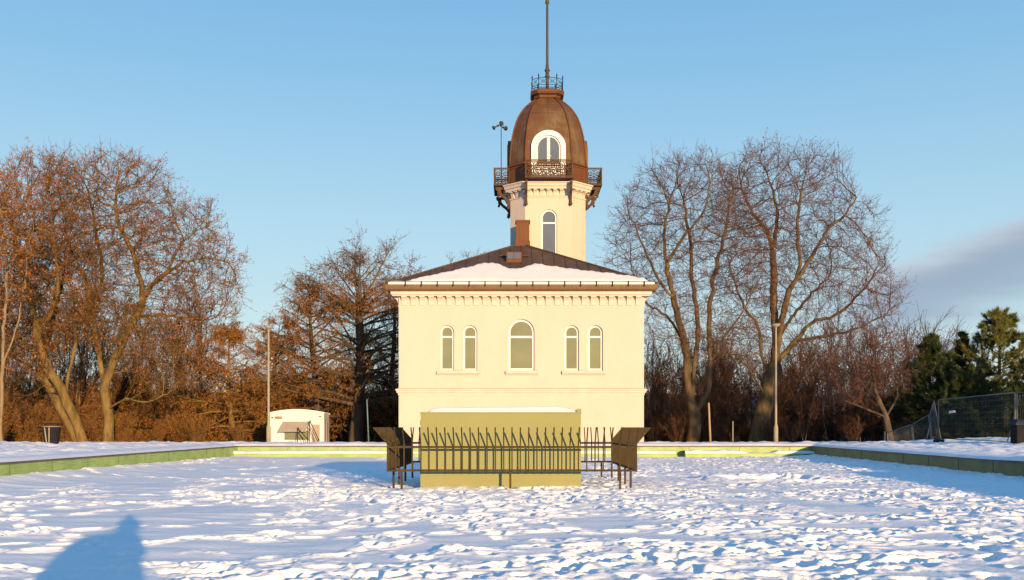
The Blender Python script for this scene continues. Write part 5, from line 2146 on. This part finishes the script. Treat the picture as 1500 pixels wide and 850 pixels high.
gold = [sapling_root('shrub', L_L, 'shrub', 'rusty shrubs in the left thicket', sapling_meshes(80 + k, 3.0, 9, .40, 2400, True), M_BARK_L, M_TWIG_L, M_LEAF_ORANGE if k != 1 else M_LEAF_RUST) for k in range(3)]
spots = []
for Y, n, s, a, b in ((60, 5, .45, 190, 350), (64, 8, .8, -25, 370), (70, 12, 1.3, -30, 400), (78, 18, 1.9, -30, 440)):
    for i in range(n):
        px = a + (b - a) * (i + g.uniform(.05, .95)) / n
        y = Y + g.uniform(-2, 2)
        if abs(px - 76) < 34 and y < 58:
            y += 3
        spots.append(((px - 750) * y / F, y, int(g.integers(0, 3)), s * g.uniform(.75, 1.2)))
scatter(gold, spots, g)
L_D = 'dark brown sapling in the shade under the larches left of the house'
dk = [sapling_root('sapling', L_D, 'sapling', 'dark saplings left of the house', sapling_meshes(90 + k, 5.5, 4, .2, 2200, True), M_BARK_D, M_TWIG_D, M_LEAF_RUST) for k in range(2)]
spots = []
for Y, n, s in ((70, 16, .8), (79, 18, 1.2), (90, 16, 1.5)):
    for i in range(n):
        px = 340 + (600 - 340) * (i + g.uniform(.05, .95)) / n
        y = Y + g.uniform(-2.5, 2.5)
        spots.append(((px - 750) * y / F, y, int(g.integers(0, 2)), s * g.uniform(.75, 1.15)))
scatter(dk, spots, g)
L_F = 'tall leafless tree among the far trees behind the rusty left tree'
far = [sapling_root('bare_tree', L_F, 'tree', 'far trees on the left', sapling_meshes(95 + k, 9.5, 5, .18, 5200, True), M_BARK_L, M_TWIG_L, M_LEAF_RUST) for k in range(2)]
spots = []
for i in range(15):
    px = -30 + 330 * (i + g.uniform(.1, .9)) / 15
    y = 80 + g.uniform(-5, 10)
    spots.append(((px - 750) * y / F, y, i % 2, g.uniform(1.0, 1.45)))
scatter(far, spots, g)
# pale birches among the right thicket
for i, (px, Y, yt, lab) in enumerate(((1214, 66, 520, 'slim white-barked birch in the thicket right of the lamp post'), (958, 67, 500, 'pale thin birch stem close to the right corner of the house'), (992, 70, 560, 'pale thin birch stem in the thicket left of the forked tree'))):
    b = P(px, 650, Y)
    z0 = float(ground_z(b.x, Y))
    ms = sapling_meshes(200 + i, EYE + (HOR - yt) * Y / F - z0, 1, .10, 300, False)
    r = sapling_root('birch_tree', lab, 'tree', None, ms, M_BIRCH, M_TWIG_R, M_LEAF_RED)
    r.location = (b.x, Y, z0)


# ------------------------------------------------------------------ houses far down the hill
def far_house(px, Y, w, d, h, rise, wallc, label, ang, gz=None):
    b = P(px, 650, Y)
    z0 = gz if gz is not None else float(ground_z(b.x, Y)) - .5
    t = thing('far_house', label, 'house', (b.x, Y, z0))
    M4 = Matrix.Translation((b.x, Y, z0)) @ Matrix.Rotation(ang, 4, 'Z')
    m = MB()
    m.prism([[(-w / 2, 0), (w / 2, 0), (w / 2, h), (0, h + rise - .05), (-w / 2, h)]], (0, -d / 2, 0), X_, Z_, Y_, 0, d)
    m.move(M4).build('wall', wallc, t)
    m = MB()
    for s in (-1, 1):
        e = Vector((s * (w / 2 + .5), 0, h - .5 * rise / (w / 2)))
        r = Vector((0, 0, h + rise))
        m.hexa([e + Y_ * (-d / 2 - .5), r + Y_ * (-d / 2 - .5), r + Y_ * (d / 2 + .5), e + Y_ * (d / 2 + .5),
                e + Y_ * (-d / 2 - .5) + Z_ * .22, r + Y_ * (-d / 2 - .5) + Z_ * .22, r + Y_ * (d / 2 + .5) + Z_ * .22, e + Y_ * (d / 2 + .5) + Z_ * .22])
    ro = m.move(M4).build('roof', M_SNOW_SOFT, t)
    m = MB()
    m.box(w * .12, w * .12 + .8, -.4, .4, h + rise * .5, h + rise + 1.0)
    m.move(M4).build('chimney', M_COPPER, ro)
    for x in (-w * .28, 0, w * .28):
        for z in (1.2, h * .62):
            m = MB()
            m.box(x - .55, x + .55, -d / 2 - .06, -d / 2 - .01, z, z + 1.4)
            f = m.move(M4).build('window', M_WHITE, t)
            m = MB()
            m.box(x - .45, x + .45, -d / 2 - .08, -d / 2 - .062, z + .1, z + 1.3)
            m.move(M4).build('pane', M_GLASS_D, f)
    return t


M_OCHRE = mat('ochre_house_paint', (.50, .33, .12), (.44, .28, .10), 2, .8)
M_GREYH = mat('pale_house_paint', (.46, .43, .38), (.40, .37, .33), 2, .8)
far_house(1166, 150, 9, 11, 6.5, 3.4, M_OCHRE, 'yellow house with snowy roof glimpsed through the thicket right of the lamp post', .5)
far_house(1205, 210, 12, 12, 8, 4.0, M_GREYH, 'pale house with snowy roof far down the hill behind the right thicket', -.4)
far_house(1075, 230, 12, 12, 8, 4.2, M_GREYH, 'pale house glimpsed between the two big bare trees', .3)

# ------------------------------------------------------------------ unseen trees added to the right, placed and shaped to shade that side
for i, (x, y, H, w) in enumerate(((31.0, 11, 11.0, 6), (36.5, 8, 11.8, 6.5), (42, 12, 11.2, 6.5), (47.5, 9, 12.0, 6.5), (53, 13, 11.5, 6.5), (58.5, 10, 11.5, 6.5))):
    lab = ['unseen dense pine right of the photographer, nearest the pool', 'unseen dense pine second from the pool, right of the photographer', 'unseen dense pine in the middle of the row right of the photographer',
           'tallest unseen dense pine in the row right of the photographer', 'outermost unseen dense pine right of the photographer', 'farthest unseen dense pine of the row right of the photographer'][i]
    pine('pine_tree', lab, 300 + i, 0, 0, 0, w, M_PINE, 60, 5, .45, at=(x, y, H), needle_len=.3)  # added unseen pines, only to shade the right side


# ------------------------------------------------------------------ the photographer, standing on the near rim; only the shadow falls into view
def photographer():
    su = Vector((math.cos(R(SUN_AZ)), math.sin(R(SUN_AZ)), 0))
    sd = Vector((-math.sin(R(SUN_AZ)), math.cos(R(SUN_AZ)), 0))
    base = Vector((0, -.38, 0))
    gz = float(ground_z(0, -.4))
    root = thing('person', 'photographer in dark winter coat and bobble hat standing on the near rim', 'person', (base.x, base.y, gz))

    def q(u, f, z):
        return base + su * u + sd * f + Vector((0, 0, z)) - Vector((base.x, base.y, gz))
    J = {'pelvis': (q(-.02, -.18, 1.38), .17), 'waist': (q(0, -.16, 1.55), .16), 'chest': (q(.06, -.12, 1.76), .17), 'neck': (q(.12, -.06, 1.91), .075),
         'chin': (q(.13, -.03, 1.97), .08), 'crown': (q(.13, -.04, 2.08), .10), 'nose': (q(.13, .07, 2.01), .025),
         'sh_l': (q(-.12, -.10, 1.83), .10), 'el_l': (q(-.42, -.02, 1.66), .085), 'wr_l': (q(-.10, .16, 1.52), .05), 'ha_l': (q(-.03, .22, 1.50), .045),
         'sh_r': (q(.22, -.10, 1.82), .09), 'el_r': (q(.27, .0, 1.58), .075), 'wr_r': (q(.16, .18, 1.52), .05), 'ha_r': (q(.11, .23, 1.51), .045),
         'hip_l': (q(-.14, -.18, 1.32), .13), 'kn_l': (q(-.17, -.14, 1.02), .09), 'an_l': (q(-.17, -.20, .74), .06), 'to_l': (q(-.19, -.04, .70), .05),
         'hip_r': (q(.10, -.18, 1.32), .13), 'kn_r': (q(.13, -.14, 1.02), .09), 'an_r': (q(.13, -.20, .74), .06), 'to_r': (q(.15, -.04, .70), .05)}
    E = [('pelvis', 'waist'), ('waist', 'chest'), ('chest', 'neck'), ('neck', 'chin'), ('chin', 'crown'), ('chin', 'nose'), ('chest', 'sh_l'), ('sh_l', 'el_l'), ('el_l', 'wr_l'), ('wr_l', 'ha_l'),
         ('chest', 'sh_r'), ('sh_r', 'el_r'), ('el_r', 'wr_r'), ('wr_r', 'ha_r'), ('pelvis', 'hip_l'), ('hip_l', 'kn_l'), ('kn_l', 'an_l'), ('an_l', 'to_l'),
         ('pelvis', 'hip_r'), ('hip_r', 'kn_r'), ('kn_r', 'an_r'), ('an_r', 'to_r')]
    names = list(J)
    verts = [J[k][0] for k in names]
    rad = [J[k][1] for k in names]
    edges = [(names.index(a), names.index(b)) for a, b in E]
    for hand, s in (('ha_l', 1), ('ha_r', -1)):          # five fingers round the camera
        h = names.index(hand)
        for f in range(5):
            a = len(verts)
            o = J[hand][0]
            verts.append(o + su * s * .03 + Vector((0, .02, .035 - .02 * f)))
            verts.append(o + su * s * (.07 if f < 4 else .04) + Vector((0, .035, .035 - .02 * f)))
            rad += [.010, .008]
            edges += [(h, a), (a, a + 1)]
    me = bpy.data.meshes.new('body')
    me.from_pydata(verts, edges, [])
    ob = link('body', me, root, M_COAT)
    sk = ob.modifiers.new('skin', 'SKIN')
    for i, v in enumerate(me.skin_vertices[0].data if me.skin_vertices else []):
        v.radius = (rad[i], rad[i])
        v.use_root = (i == 0)
    sk.use_smooth_shade = True
    sb = ob.modifiers.new('subd', 'SUBSURF')
    sb.levels = sb.render_levels = 2
    # coat skirt and hat
    o = base
    m = MB()
    c = base + su * -.14 + sd * -.16
    vs, fs = [], []
    rings = [(.09, 1.94, .22), (.17, 1.91, .14), (.32, 1.86, .02), (.40, 1.76, -.02), (.455, 1.60, -.07), (.49, 1.42, -.10), (.52, 1.2, -.12), (.50, .98, -.11)]
    for rr_, zz, du in rings:
        for k in range(20):
            a = 2 * math.pi * k / 20
            p = c + su * (du + rr_ * math.cos(a) * 1.04) + sd * (rr_ * .62 * math.sin(a))
            vs.append((p.x, p.y, zz + .02 * math.sin(3 * a)))
    for i in range(len(rings) - 1):
        for k in range(20):
            fs.append((i * 20 + k, i * 20 + (k + 1) % 20, (i + 1) * 20 + (k + 1) % 20, (i + 1) * 20 + k))
    m.add(vs, fs, True)
    m.build('coat', M_COAT, root)
    hc = base + su * .13 + sd * -.01
    m = MB()
    m.lathe([(.165, 1.95), (.19, 1.98), (.19, 2.04), (.165, 2.11), (.11, 2.17), (.06, 2.195), (.055, 2.22), (.055, 2.25), (.03, 2.275), (.005, 2.28)], (hc.x, hc.y, 0), 16)
    m.build('hat', mat('grey_knit_hat', (.10, .10, .12), (.15, .15, .17), 12, .9), root)
    ct = thing('photo_camera', 'black camera held up by the standing photographer', 'camera', (0.02, -.10, 1.46))
    m = MB()
    m.box(-.06, .08, -.16, -.10, 1.41, 1.50)
    m.box(-.015, .035, -.155, -.11, 1.501, 1.53)
    m.build('camera_body', M_BLACK, ct)
    m = MB()
    m.tube([(.01, -.098, 1.455), (.01, -.03, 1.455)], [.034, .036], 14)
    m.build('lens', M_BLACK, ct)


photographer()
